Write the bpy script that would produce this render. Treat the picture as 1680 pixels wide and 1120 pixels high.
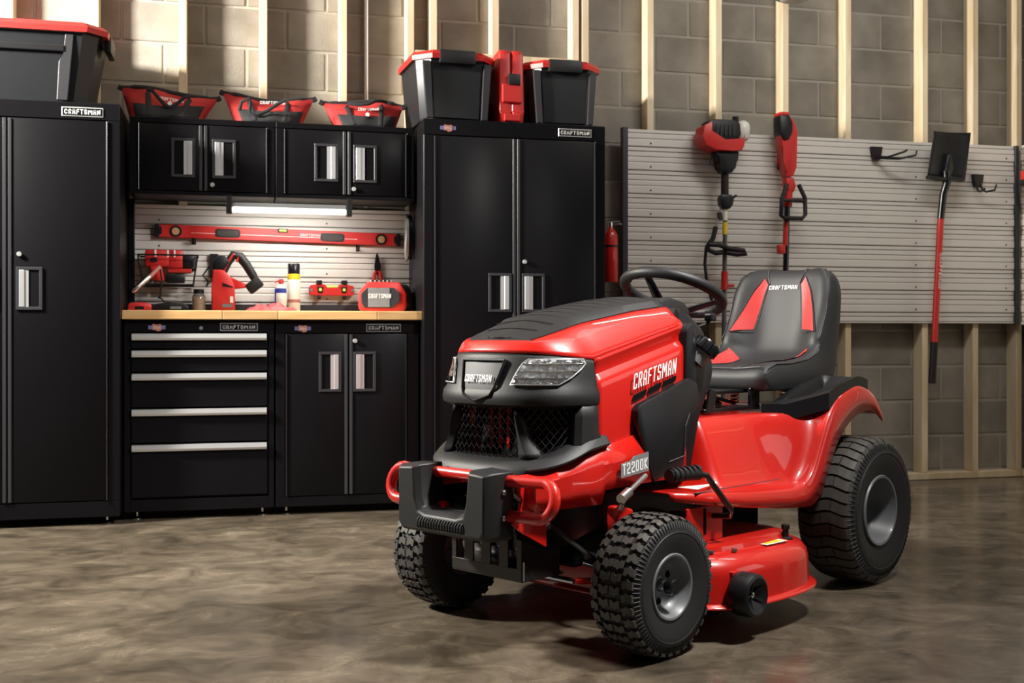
import bpy, bmesh, math, random
from mathutils import Vector, Matrix
random.seed(7)
PI = math.pi
sc = bpy.context.scene
for o in list(bpy.data.objects): bpy.data.objects.remove(o)
COL = sc.collection

# ------------------------------------------------------------------ camera
F_PX, HZ, CAM_H, YAW = 1850.0, 548.0, 0.845, math.radians(13.7506)
cam = bpy.data.cameras.new('camera'); camo = bpy.data.objects.new('camera', cam); COL.objects.link(camo)
camo.location = (0, 0, CAM_H); camo.rotation_euler = (PI/2, 0, -YAW)
cam.sensor_width = 36; cam.lens = 36*F_PX/1680; cam.shift_y = -(560-HZ)/1680
cam.dof.use_dof = True; cam.dof.focus_distance = 3.35; cam.dof.aperture_fstop = 6.3
cam.clip_end = 60
sc.camera = camo
# ------------------------------------------------------------------ world, lights, exposure
w = bpy.data.worlds.new('world'); sc.world = w; w.use_nodes = True
w.node_tree.nodes['Background'].inputs[0].default_value = (0.75, 0.82, 1.0, 1)
w.node_tree.nodes['Background'].inputs[1].default_value = 0.03
sc.view_settings.view_transform = 'Standard'; sc.view_settings.look = 'None'
sc.view_settings.exposure = 0.0; sc.view_settings.gamma = 1.0
try: sc.view_settings.use_curve_mapping = False
except Exception: pass
def area(name, loc, tgt, sx, sy, energy, col, spread=PI):
    l = bpy.data.lights.new(name, 'AREA'); l.shape = 'RECTANGLE'; l.size = sx; l.size_y = sy
    l.energy = energy; l.color = col; l.spread = spread
    o = bpy.data.objects.new(name, l); COL.objects.link(o); o.location = loc
    o.rotation_euler = (Vector(tgt)-Vector(loc)).to_track_quat('-Z', 'Y').to_euler()
    return o
area('wall_wash_light', (-2.75, 4.62, 2.70), (2.2, 5.75, 2.0), .30, .30, 600, (1, .955, .87))
area('key_light', (2.11, 2.14, 3.1), (0.1, 3.5, .2), .35, .35, 56, (1, .97, .92), math.radians(84))
area('overhead_fill', (1.4, 3.2, 3.15), (1.4, 3.2, 0), 2.6, .8, 12, (1, .97, .93))  # wide soft fill added overhead, not a ceiling fitting
area('slat_fill_light', (2.9, 4.1, 3.15), (3.2, 5.7, 1.0), 1.4, .3, 30, (1, .97, .92))  # added to brighten the dim slat panel; stands for no known lamp
area('side_fill_light', (5.2, 1.4, 1.7), (1.0, 3.4, .7), 2.0, 1.2, 13, (1, .97, .92))  # added side fill for the mower's flank, not a door opening

# ------------------------------------------------------------------ materials
def nt(name):
    m = bpy.data.materials.new(name); m.use_nodes = True
    n = m.node_tree.nodes; return m, n, m.node_tree.links, n['Principled BSDF']
def mat(name, col, rough=.5, metal=0, coat=0, var=.12, scale=30, bump=0, bscale=200, emit=0, trans=0, ior=1.45, spec=.5, coatr=.05):
    m, n, l, b = nt(name)
    tc = n.new('ShaderNodeTexCoord')
    nz = n.new('ShaderNodeTexNoise'); nz.inputs['Scale'].default_value = scale; nz.inputs['Detail'].default_value = 4
    l.new(tc.outputs['Object'], nz.inputs['Vector'])
    mx = n.new('ShaderNodeMix'); mx.data_type = 'RGBA'
    mx.inputs[6].default_value = (*[c*(1-var) for c in col], 1); mx.inputs[7].default_value = (*[min(1, c*(1+var)) for c in col], 1)
    l.new(nz.outputs['Fac'], mx.inputs[0]); l.new(mx.outputs[2], b.inputs['Base Color'])
    b.inputs['Roughness'].default_value = rough; b.inputs['Metallic'].default_value = metal
    b.inputs['Coat Weight'].default_value = coat; b.inputs['Coat Roughness'].default_value = coatr
    b.inputs['Specular IOR Level'].default_value = spec
    if trans: b.inputs['Transmission Weight'].default_value = trans; b.inputs['IOR'].default_value = ior
    if emit: b.inputs['Emission Color'].default_value = (*col, 1); b.inputs['Emission Strength'].default_value = emit
    if bump:
        n2 = n.new('ShaderNodeTexNoise'); n2.inputs['Scale'].default_value = bscale; n2.inputs['Detail'].default_value = 3
        l.new(tc.outputs['Object'], n2.inputs['Vector'])
        bp = n.new('ShaderNodeBump'); bp.inputs['Strength'].default_value = bump; bp.inputs['Distance'].default_value = .003
        l.new(n2.outputs['Fac'], bp.inputs['Height']); l.new(bp.outputs['Normal'], b.inputs['Normal'])
    return m
def mat_floor():
    m, n, l, b = nt('polished_concrete')
    tc = n.new('ShaderNodeTexCoord')
    mp = n.new('ShaderNodeMapping'); mp.inputs['Scale'].default_value = (1, 1.3, 1); l.new(tc.outputs['Object'], mp.inputs[0])
    def noise(s, d, r=.6, dist=0):
        q = n.new('ShaderNodeTexNoise'); q.inputs['Scale'].default_value = s; q.inputs['Detail'].default_value = d
        q.inputs['Roughness'].default_value = r; q.inputs['Distortion'].default_value = dist; l.new(mp.outputs[0], q.inputs['Vector']); return q
    a = noise(1.3, 9, .62, 1.6); c = noise(5, 9, .72, 1.0); e = noise(60, 4)
    r1 = n.new('ShaderNodeValToRGB'); l.new(a.outputs['Fac'], r1.inputs[0])
    r1.color_ramp.elements[0].position = .33; r1.color_ramp.elements[0].color = (.052, .042, .031, 1)
    r1.color_ramp.elements[1].position = .70; r1.color_ramp.elements[1].color = (.150, .126, .096, 1)
    k = r1.color_ramp.elements.new(.5); k.color = (.092, .075, .056, 1)
    r2 = n.new('ShaderNodeValToRGB'); l.new(c.outputs['Fac'], r2.inputs[0])
    r2.color_ramp.elements[0].position = .32; r2.color_ramp.elements[0].color = (.52, .50, .47, 1)
    r2.color_ramp.elements[1].position = .70; r2.color_ramp.elements[1].color = (1.5, 1.46, 1.40, 1)
    mu = n.new('ShaderNodeMix'); mu.data_type = 'RGBA'; mu.blend_type = 'MULTIPLY'; mu.inputs[0].default_value = 1
    l.new(r1.outputs[0], mu.inputs[6]); l.new(r2.outputs[0], mu.inputs[7]); l.new(mu.outputs[2], b.inputs['Base Color'])
    mr = n.new('ShaderNodeMapRange'); mr.inputs['From Min'].default_value = .3; mr.inputs['From Max'].default_value = .7
    mr.inputs['To Min'].default_value = .13; mr.inputs['To Max'].default_value = .30; l.new(c.outputs['Fac'], mr.inputs[0]); l.new(mr.outputs[0], b.inputs['Roughness'])
    bp = n.new('ShaderNodeBump'); bp.inputs['Strength'].default_value = .06; bp.inputs['Distance'].default_value = .003
    l.new(e.outputs['Fac'], bp.inputs['Height']); l.new(bp.outputs['Normal'], b.inputs['Normal'])
    return m
def mat_block():
    m, n, l, b = nt('concrete_block')
    tc = n.new('ShaderNodeTexCoord'); oi = n.new('ShaderNodeObjectInfo')
    ad = n.new('ShaderNodeVectorMath'); ad.operation = 'ADD'; l.new(tc.outputs['Object'], ad.inputs[0]); l.new(oi.outputs['Location'], ad.inputs[1])
    q = n.new('ShaderNodeTexNoise'); q.inputs['Scale'].default_value = 5; q.inputs['Detail'].default_value = 8; l.new(ad.outputs[0], q.inputs['Vector'])
    g = n.new('ShaderNodeTexNoise'); g.inputs['Scale'].default_value = 160; g.inputs['Detail'].default_value = 5; l.new(ad.outputs[0], g.inputs['Vector'])
    r = n.new('ShaderNodeValToRGB'); l.new(q.outputs['Fac'], r.inputs[0])
    r.color_ramp.elements[0].position = .3; r.color_ramp.elements[0].color = (.175, .156, .128, 1)
    r.color_ramp.elements[1].position = .7; r.color_ramp.elements[1].color = (.28, .255, .215, 1)
    hv = n.new('ShaderNodeHueSaturation'); mr = n.new('ShaderNodeMapRange'); mr.inputs['To Min'].default_value = .86; mr.inputs['To Max'].default_value = 1.1
    l.new(oi.outputs['Random'], mr.inputs[0]); l.new(mr.outputs[0], hv.inputs['Value']); l.new(r.outputs[0], hv.inputs['Color']); l.new(hv.outputs[0], b.inputs['Base Color'])
    b.inputs['Roughness'].default_value = .92
    bp = n.new('ShaderNodeBump'); bp.inputs['Strength'].default_value = .5; bp.inputs['Distance'].default_value = .004; l.new(g.outputs['Fac'], bp.inputs['Height']); l.new(bp.outputs['Normal'], b.inputs['Normal'])
    return m
def mat_wood(name, c1, c2, stretch, rough=.6):
    m, n, l, b = nt(name)
    tc = n.new('ShaderNodeTexCoord'); oi = n.new('ShaderNodeObjectInfo')
    ad = n.new('ShaderNodeVectorMath'); ad.operation = 'ADD'; l.new(tc.outputs['Object'], ad.inputs[0])
    sm = n.new('ShaderNodeVectorMath'); sm.operation = 'SCALE'; sm.inputs['Scale'].default_value = 3.7; l.new(oi.outputs['Location'], sm.inputs[0]); l.new(sm.outputs[0], ad.inputs[1])
    mp = n.new('ShaderNodeMapping'); mp.inputs['Scale'].default_value = stretch; l.new(ad.outputs[0], mp.inputs[0])
    q = n.new('ShaderNodeTexNoise'); q.inputs['Scale'].default_value = 6; q.inputs['Detail'].default_value = 6; q.inputs['Distortion'].default_value = .8; l.new(mp.outputs[0], q.inputs['Vector'])
    r = n.new('ShaderNodeValToRGB'); l.new(q.outputs['Fac'], r.inputs[0])
    r.color_ramp.elements[0].position = .35; r.color_ramp.elements[0].color = (*c1, 1); r.color_ramp.elements[1].position = .65; r.color_ramp.elements[1].color = (*c2, 1)
    hv = n.new('ShaderNodeHueSaturation'); mr = n.new('ShaderNodeMapRange'); mr.inputs['To Min'].default_value = .8; mr.inputs['To Max'].default_value = 1.1
    l.new(oi.outputs['Random'], mr.inputs[0]); l.new(mr.outputs[0], hv.inputs['Value']); l.new(r.outputs[0], hv.inputs['Color']); l.new(hv.outputs[0], b.inputs['Base Color'])
    b.inputs['Roughness'].default_value = rough
    return m
def mat_headlight():
    m, n, l, b = nt('headlight_reflector')
    tc = n.new('ShaderNodeTexCoord'); v = n.new('ShaderNodeTexVoronoi'); v.inputs['Scale'].default_value = 60; l.new(tc.outputs['Object'], v.inputs['Vector'])
    b.inputs['Base Color'].default_value = (.85, .87, .9, 1); b.inputs['Metallic'].default_value = .55; b.inputs['Roughness'].default_value = .2
    bp = n.new('ShaderNodeBump'); bp.inputs['Strength'].default_value = .9; bp.inputs['Distance'].default_value = .02; l.new(v.outputs['Distance'], bp.inputs['Height']); l.new(bp.outputs['Normal'], b.inputs['Normal'])
    return m
K = {}
K['floor'] = mat_floor(); K['block'] = mat_block()
K['mortar'] = mat('mortar', (.30, .275, .235), .95, bump=.3)
K['stud'] = mat_wood('pine_stud', (.58, .45, .28), (.74, .61, .43), (2.2, 2.2, .35))
K['bench'] = mat_wood('butcher_block', (.52, .30, .115), (.66, .42, .19), (.5, 3, 3), .38)
K['ceil'] = mat('ceiling_board', (.25, .24, .22), .9)
K['cab'] = mat('black_powder_coat', (.0050, .0048, .0058), .34, spec=.12)
K['cabdk'] = mat('black_and_recess_shade', (.003, .003, .0034), .7, spec=.08)  # black for dark parts; also paints shade into cups, vents, slots and holes
K['hinge'] = mat('hinge_metal', (.16, .16, .17), .28, 1)  # lighter than the black hinges, so the colour carries their glint line
K['frame'] = mat('charcoal_plastic', (.024, .024, .028), .42)
K['silver'] = mat('brushed_aluminium', (.68, .69, .70), .38, .75, var=.03)
K['chrome'] = mat('chrome', (.8, .8, .8), .12, 1, var=.02)
K['steel'] = mat('zinc_steel', (.45, .45, .46), .3, 1, var=.05)
K['slat'] = mat('slat_vinyl', (.60, .57, .53), .42, var=.04, scale=8)
K['slatdk'] = mat('slat_groove', (.045, .04, .036), .8)
K['red'] = mat('red_enamel', (.46, .0085, .0045), .36, coat=.75, var=.02, coatr=.035, spec=.3)
K['redpl'] = mat('red_plastic', (.52, .019, .016), .42, var=.04)
K['redcl'] = mat('red_canvas', (.37, .015, .014), .85, bump=.35, bscale=300, var=.15)
K['redvin'] = mat('red_vinyl', (.47, .028, .026), .5, bump=.12, bscale=400)
K['blk'] = mat('black_plastic', (.0065, .0065, .0078), .4, spec=.38, bump=.06, bscale=500)
K['blkm'] = mat('black_textured_plastic', (.0085, .0085, .0093), .5, spec=.38, bump=.18, bscale=700)
K['blkg'] = mat('gloss_black_metal', (.007, .007, .008), .22)
K['blkcl'] = mat('black_canvas', (.013, .013, .014), .9, bump=.3, bscale=300)
K['vinyl'] = mat('black_vinyl', (.0105, .0105, .012), .56, bump=.10, bscale=420)
K['rub'] = mat('tyre_rubber', (.0085, .0085, .0092), .62, bump=.1, bscale=150, var=.2)
K['tread'] = mat('tyre_tread', (.042, .038, .032), .62, bump=.15, bscale=120, var=.3)
K['rim'] = mat('grey_rim_paint', (.13, .135, .145), .42, coat=.1)
K['white'] = mat('white_print', (.82, .82, .80), .5, var=.01)
K['grey'] = mat('grey_print', (.42, .42, .42), .45, var=.02)
K['label'] = mat('label_paper', (.75, .72, .62), .5, var=.03)
K['yellow'] = mat('yellow_print', (.75, .52, .02), .45, var=.03)
K['blue'] = mat('blue_plastic', (.03, .05, .32), .45)
K['badge'] = mat('badge_red', (.42, .16, .13), .5); K['badgeb'] = mat('badge_blue', (.12, .13, .30), .5)
K['grey2'] = mat('grey_plate', (.16, .165, .17), .45)
K['hl'] = mat_headlight()
K['lens'] = mat('clear_lens', (1, 1, 1), .02, trans=1, var=0, ior=1.35)
K['glass'] = mat('jar_glass', (.95, .95, .93), .05, trans=.9, var=0)
K['amber'] = mat('jar_contents', (.45, .27, .12), .7, var=.4, scale=90)
K['led'] = mat('led_tube', (1, .97, .9), .4, emit=2.4, var=0)
K['vial'] = mat('green_vial', (.55, .75, .15), .15, var=.05)
K['metalbr'] = mat('heat_shield_metal', (.055, .05, .045), .4, .7)
K['copper'] = mat('spring_steel', (.30, .12, .07), .3, .9)
K['tube'] = mat('trim_tube_grey', (.12, .12, .125), .4, .5)
K['pinkrag'] = mat('faded_red_cloth', (.42, .07, .075), .95, bump=.4, bscale=120, var=.25, scale=40)
K['trans'] = mat('milky_tank', (.62, .60, .55), .4, var=.03)
K['smoke'] = mat('dark_tote_plastic', (.014, .015, .017), .30)
K['decal'] = mat('dark_decal', (.03, .03, .03), .5)

# ------------------------------------------------------------------ mesh helpers
def rotm(ax, ang): return Matrix.Rotation(ang, 3, ax)
class MB:
    def __init__(s): s.v = []; s.f = []
    def add(s, v, f):
        o = len(s.v); s.v += [tuple(p) for p in v]; s.f += [tuple(i+o for i in q) for q in f]; return s
    def box(s, x0, x1, y0, y1, z0, z1, bev=0, R=None, piv=None):
        bm = bmesh.new(); bmesh.ops.create_cube(bm, size=1)
        for v in bm.verts: v.co = Vector(((v.co.x+.5)*(x1-x0)+x0, (v.co.y+.5)*(y1-y0)+y0, (v.co.z+.5)*(z1-z0)+z0))
        if bev: bmesh.ops.bevel(bm, geom=bm.edges[:], offset=bev, segments=1 if bev < .003 else 2, profile=.5, affect='EDGES', clamp_overlap=True)
        if R is not None:
            p = Vector(piv) if piv else Vector(((x0+x1)/2, (y0+y1)/2, (z0+z1)/2))
            for v in bm.verts: v.co = R @ (v.co-p)+p
        bm.verts.index_update(); s.add([v.co[:] for v in bm.verts], [[v.index for v in f.verts] for f in bm.faces]); bm.free(); return s
    def prism(s, poly, ax, a, b, bev=0):
        """poly in the plane across axis ax ('x': (y,z), 'y': (x,z), 'z': (x,y)), from a to b"""
        def P(p, t): return {'x': (t, p[0], p[1]), 'y': (p[0], t, p[1]), 'z': (p[0], p[1], t)}[ax]
        n = len(poly); bm = bmesh.new()
        A = [bm.verts.new(P(p, a)) for p in poly]; B = [bm.verts.new(P(p, b)) for p in poly]
        bm.faces.new(A); bm.faces.new(B[::-1])
        for i in range(n): bm.faces.new((A[i], B[i], B[(i+1) % n], A[(i+1) % n]))
        if bev: bmesh.ops.bevel(bm, geom=bm.edges[:], offset=bev, segments=2, profile=.5, affect='EDGES', clamp_overlap=True)
        bm.verts.index_update(); s.add([v.co[:] for v in bm.verts], [[v.index for v in f.verts] for f in bm.faces]); bm.free(); return s
    def tube(s, pts, r, n=10, closed=False, caps=True, flat=1.0, up=None):
        P = [Vector(p) for p in pts]; m = len(P); rr = r if isinstance(r, (list, tuple)) else [r]*m
        T = []
        for i in range(m):
            a = P[i-1] if (i > 0 or closed) else P[i]; b = P[(i+1) % m] if (i < m-1 or closed) else P[i]
            t = (b-a); T.append(t.normalized() if t.length > 1e-9 else Vector((0, 0, 1)))
        u = Vector(up) if up else (Vector((0, 0, 1)) if abs(T[0].z) < .9 else Vector((1, 0, 0)))
        V = []
        for i in range(m):
            u = (u - T[i]*u.dot(T[i])).normalized(); w_ = T[i].cross(u)
            for k in range(n):
                a = 2*PI*k/n; V.append(P[i]+u*(math.cos(a)*rr[i]*flat)+w_*(math.sin(a)*rr[i]))
        Fc = []
        for i in range(m if closed else m-1):
            j = (i+1) % m
            for k in range(n): Fc.append((i*n+k, i*n+(k+1) % n, j*n+(k+1) % n, j*n+k))
        if caps and not closed: Fc.append(tuple(range(n))[::-1]); Fc.append(tuple((m-1)*n+k for k in range(n)))
        return s.add(V, Fc)
    def lathe(s, prof, c=(0, 0, 0), ax='z', n=24, R=None, caps=True):
        """prof [(along axis, radius)]"""
        V = []; m = len(prof)
        for a, r in prof:
            for k in range(n):
                t = 2*PI*k/n; x, y = r*math.cos(t), r*math.sin(t)
                p = Vector({'z': (x, y, a), 'y': (x, a, y), 'x': (a, x, y)}[ax])
                if R is not None: p = R @ p
                V.append(p+Vector(c))
        Fc = [(i*n+k, i*n+(k+1) % n, (i+1)*n+(k+1) % n, (i+1)*n+k) for i in range(m-1) for k in range(n)]
        if caps and prof[0][1] > 1e-6: Fc.append(tuple(range(n))[::-1])
        if caps and prof[-1][1] > 1e-6: Fc.append(tuple((m-1)*n+k for k in range(n)))
        return s.add(V, Fc)
    def grid(s, G, closed_u=False):
        m, n = len(G), len(G[0]); V = [p for r in G for p in r]
        Fc = [(i*n+j, i*n+j+1, ((i+1) % m)*n+j+1, ((i+1) % m)*n+j) for i in range(m if closed_u else m-1) for j in range(n-1)]
        return s.add(V, Fc)
    def build(s, name, m, parent=None, smooth=None, solid=0, sub=0, weld=False, solid_off=-1, bevel=0):
        me = bpy.data.meshes.new(name); me.from_pydata(s.v, [], s.f)
        bm = bmesh.new(); bm.from_mesh(me)
        if weld: bmesh.ops.remove_doubles(bm, verts=bm.verts, dist=1e-5)
        bmesh.ops.recalc_face_normals(bm, faces=bm.faces); bm.to_mesh(me); bm.free()
        if m is not None: me.materials.append(K[m] if isinstance(m, str) else m)
        if smooth:
            for p in me.polygons: p.use_smooth = True
            me.set_sharp_from_angle(angle=math.radians(smooth))
        o = bpy.data.objects.new(name, me); COL.objects.link(o)
        if parent: o.parent = parent
        if solid: d = o.modifiers.new('s', 'SOLIDIFY'); d.thickness = solid; d.offset = solid_off
        if bevel: d = o.modifiers.new('b', 'BEVEL'); d.width = bevel; d.segments = 2; d.limit_method = 'ANGLE'; d.angle_limit = math.radians(40)
        if sub: d = o.modifiers.new('u', 'SUBSURF'); d.levels = sub; d.render_levels = sub
        return o
def tag(o, label, cat, group=None):
    o['label'] = label; o['category'] = cat
    if group: o['group'] = group
    return o
def thing(name, label, cat, loc=(0, 0, 0), rz=0, group=None):
    o = bpy.data.objects.new(name, None); COL.objects.link(o); o.location = loc; o.rotation_euler = (0, 0, rz); o.empty_display_size = .05
    return tag(o, label, cat, group)
def struct(o): o['kind'] = 'structure'; return o
def arc(cx, cy, r, a0, a1, n): return [(cx+r*math.cos(math.radians(a0+(a1-a0)*i/n)), cy+r*math.sin(math.radians(a0+(a1-a0)*i/n))) for i in range(n+1)]
def rrect(x0, x1, y0, y1, r, n=4):
    return arc(x1-r, y0+r, r, -90, 0, n)+arc(x1-r, y1-r, r, 0, 90, n)+arc(x0+r, y1-r, r, 90, 180, n)+arc(x0+r, y0+r, r, 180, 270, n)
def lerp(a, b, t): return a+(b-a)*t
def interp(x, tab):
    tab = sorted(tab)
    if x <= tab[0][0]: return tab[0][1]
    for (a, p), (b, q) in zip(tab, tab[1:]):
        if x <= b: return p+(q-p)*(x-a)/(b-a)
    return tab[-1][1]
def sinterp(x, tab):
    tab = sorted(tab); n = len(tab)
    if x <= tab[0][0]: return tab[0][1]
    if x >= tab[-1][0]: return tab[-1][1]
    def sl(i):
        a, b = tab[max(0, i-1)], tab[min(n-1, i+1)]; return (b[1]-a[1])/(b[0]-a[0])
    for i in range(n-1):
        (a, p), (b, q) = tab[i], tab[i+1]
        if x <= b:
            h = b-a; t = (x-a)/h; return (2*t**3-3*t*t+1)*p+(t**3-2*t*t+t)*h*sl(i)+(3*t*t-2*t**3)*q+(t**3-t*t)*h*sl(i+1)
def sstep(t): t = max(0, min(1, t)); return t*t*(3-2*t)
# block lettering: polylines on a 0..1 grid
GL = {'C': [[(1, .78), (1, 1), (0, 1), (0, 0), (1, 0), (1, .22)]], 'R': [[(0, 0), (0, 1), (1, 1), (1, .5), (.1, .5)], [(.5, .5), (1, 0)]],
      'A': [[(0, 0), (0, .8), (.3, 1), (.75, 1), (1, .8), (1, 0)], [(0, .4), (1, .4)]], 'F': [[(0, 0), (0, 1), (1, 1)], [(0, .52), (.8, .52)]],
      'T': [[(0, 1), (1, 1)], [(.5, 1), (.5, 0)]], 'S': [[(1, .8), (1, 1), (0, 1), (0, .55), (1, .45), (1, 0), (0, 0), (0, .2)]],
      'M': [[(0, 0), (0, 1), (.12, 1), (.5, .4), (.88, 1), (1, 1), (1, 0)]], 'N': [[(0, 0), (0, 1), (1, 0), (1, 1)]], 'K': [[(0, 0), (0, 1)], [(1, 1), (.1, .5), (1, 0)]],
      '2': [[(0, .8), (0, 1), (1, 1), (1, .55), (0, .35), (0, 0), (1, 0)]], '0': [[(0, 0), (1, 0), (1, 1), (0, 1), (0, 0)]], 'U': [[(0, 1), (0, 0), (1, 0), (1, 1)]],
      'I': [[(.5, 0), (.5, 1)]], 'V': [[(0, 1), (.5, 0), (1, 1)]], '.': [[(0, 0), (.1, 0)]], ' ': []}
def lettering(name, word, fn, h, wd, m, parent, thick=.17, slant=0):
    """fn(u,v) maps text coordinates (metres, from the lower-left corner) to a 3D point"""
    cwid = [{'M': 1.4, '.': .3, 'I': .5, 'N': 1.1}.get(ch, 1) for ch in word]; unit = wd/(sum(cwid)+.36*(len(word)-1)); t = thick*h; mb = MB(); xo = 0
    for ch, cq in zip(word, cwid):
        cw = unit*cq; x_ = xo; xo += cw+.36*unit
        for pl in GL[ch]:
            for (a, b), (c, d) in zip(pl, pl[1:]):
                k = min(t, unit*.3)/2
                p = Vector((x_+k+a*(cw-2*k), k+b*(h-2*k))); q = Vector((x_+k+c*(cw-2*k), k+d*(h-2*k)))
                dr = (q-p)
                if dr.length < 1e-7: continue
                dr.normalize(); nn = Vector((-dr.y, dr.x))*k; p2 = p-dr*k; q2 = q+dr*k
                mb.add([fn(z.x+slant*z.y, z.y) for z in (p2+nn, p2-nn, q2-nn, q2+nn)], [(0, 1, 2, 3)])
    return mb.build(name, m, parent)
def planar(o, xd, yd):
    o, xd, yd = Vector(o), Vector(xd), Vector(yd)
    return lambda u, v: o+xd*u+yd*v
def copy_tree(o, parent=None):
    c = o.copy(); COL.objects.link(c); c.parent = parent
    for ch in o.children: copy_tree(ch, c)
    return c
def rebase(root):
    """everything was drawn in world coordinates: move the thing's origin to its base"""
    objs = [root]+list(root.children_recursive); ms = [o for o in objs if o.type == 'MESH']
    P = [v.co for o in ms for v in o.data.vertices]
    c = Vector(((min(p.x for p in P)+max(p.x for p in P))/2, (min(p.y for p in P)+max(p.y for p in P))/2, min(p.z for p in P)))
    for o in ms: o.data.transform(Matrix.Translation(-c))
    root.location = c; return root

# ================================================================== SETTING
YW, YS = 5.87, 5.78          # block face, stud face
struct(MB().box(-4.5, 6.5, -3, 6.2, -.1, 0).build('floor', 'floor'))
struct(MB().box(-4.5, 6.5, -3, 6.2, 3.25, 3.35).build('ceiling', 'ceil'))
XR = 4.53                    # right-hand wall face of the studs
wall = struct(MB().box(-2.2, 4.82, YW+.004, YW+.2, 0, 3.25).build('wall_back', 'mortar'))
bp = MB().box(-.195, .195, 0, .15, -.0965, .0965, .006); bmesh_block = bp.build('concrete_block', 'block', wall)
PX, PZ = .4, .2045
first = True
hidden = lambda x, z: (-.95 < x < 1.6 and z < 1.7) or (x > 2.3 and 1.05 < z < 1.85)
for r in range(0, 15):
    z = .045+PZ*(r-.5)+.0
    for c in range(-6, 14):
        x = -.15+PX*c+(.2 if r % 2 else 0)+.2
        if x < -2.1 or x > 4.75 or hidden(x, z): continue
        o = bmesh_block if first else bmesh_block.copy()
        if not first: COL.objects.link(o)
        first = False; o.parent = wall
        o.location = (x, YW+random.uniform(-.002, .002), z)
stud_x = [-1.86, -1.46, -1.05, -.665, -.255, .133, .53, .875, .995, 1.325, 1.765, 1.82, 2.19, 2.59, 2.995, 3.385, 3.88, 4.215, 4.51]
stp = MB().box(-.019, .019, YS-YW, -.001, .04, 3.24, .002)
s0 = None
for x in stud_x:
    if s0 is None: s0 = stp.build('stud', 'stud', wall); o = s0
    else: o = s0.copy(); COL.objects.link(o); o.parent = wall
    o.location = (x, YW, 0)
MB().box(-2, 4.8, YS, YW-.001, .002, .0395, .002).build('sill_plate', 'stud', wall)
for a, b in ((.895, .975), (1.015, 1.305), (1.345, 1.745)):
    MB().box(a, b, YS+.002, YW-.002, 2.275, 2.315, .002).build('blocking', 'stud', wall)
MB().tube([(.655, YW-.015, 1.5), (.655, YW-.015, 3.24)], .011, 10).build('conduit', 'silver', wall, 60)
# right-hand wall
wr = struct(MB().box(XR+.094, XR+.3, 2.9, YW+.2, 0, 3.25).build('wall_right', 'mortar'))
so = None
for r in range(15):
    for c in range(7):
        y = 3.1+.4*c+(.2 if r % 2 else 0); z = .045+PZ*(r-.5)
        if y > 5.68 or (y > 4.8 and 1.05 < z < 1.85): continue
        o = bmesh_block.copy(); COL.objects.link(o); o.parent = wr; o.location = (XR+.09, y, z); o.rotation_euler = (0, 0, -PI/2)
for y in (5.72, 5.32, 4.92, 4.52, 4.12, 3.72, 3.32):
    if so is None: so = MB().box(.0, .09, -.019, .019, .04, 3.24, .002).build('stud', 'stud', wr); o = so
    else: o = so.copy(); COL.objects.link(o); o.parent = wr
    o.location = (XR, y, 0)
MB().box(XR, XR+.089, 2.92, 5.775, .002, .0395, .002).build('sill_plate', 'stud', wr)

# ================================================================== SLAT PANELS
PROFILE = [(.0, .042), (.0445, .0205), (.068, .026), (.097, .029)]     # (start below the top of a period, height)
def slat_panel(x0, x1, z0, z1, yf, label, along='x', phase=.051):
    t = thing('slat_panel', label, 'wall panel')
    def bx(mb, a, b, d0, d1, c, d, bev=0):
        return mb.box(a, b, d0, d1, c, d, bev) if along == 'x' else mb.box(d0, d1, a, b, c, d, bev)
    sg = 1
    bx(MB(), x0, x1, yf+.0145, yf+.019, z0, z1).build('backing', 'slatdk', t)
    k = 0; scr = MB()
    top = z1+(.127-phase)
    while top > z0:
        for a, hgt in PROFILE:
            c1, c0 = min(z1, top-a), max(z0, top-a-hgt)
            if c1-c0 < .006: continue
            bx(MB(), x0, x1, yf+(.0 if a < .01 else .0065 if a < .05 else .008 if a < .09 else .002), yf+.016, c0, c1, .0055 if a < .01 or a > .09 else .003).build('slat', 'slat', t)
        zc = top-.024
        if z0+.01 < zc < z1-.01:
            xx = x0+.135
            while xx < x1-.03:
                if along == 'x': scr.lathe([(-.0025, .0045), (.002, .0045)], (xx, yf, zc), 'y', 8)
                else: scr.lathe([(-.0025, .0045), (.002, .0045)], (yf, xx, zc), 'x', 8)
                xx += .81 if xx < x0+1.5 else .6
        top -= .127
    if scr.v: scr.build('screw_heads', 'blk', t)
    return t
p = slat_panel(2.047, 4.463, .908, 1.953, 5.755, 'wide grey ribbed slat panel that the shovel and trimmers hang on')
MB().box(2.015, 2.046, 5.735, 5.775, .905, 1.958, .003).build('edge_trim', 'frame', p)
MB().box(4.458, 4.482, 5.742, 5.774, .9, 1.955, .003).build('corner_trim', 'frame', p)
rebase(p)
p = slat_panel(4.6, 5.738, .9, 1.955, 4.486, 'grey ribbed slat panel on the right-hand wall past the corner trim', 'y'); rebase(p)
p = slat_panel(-.50, .90, .985, 1.478, 5.755, 'grey ribbed slat panel above the wooden workbench top'); rebase(p)

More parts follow.
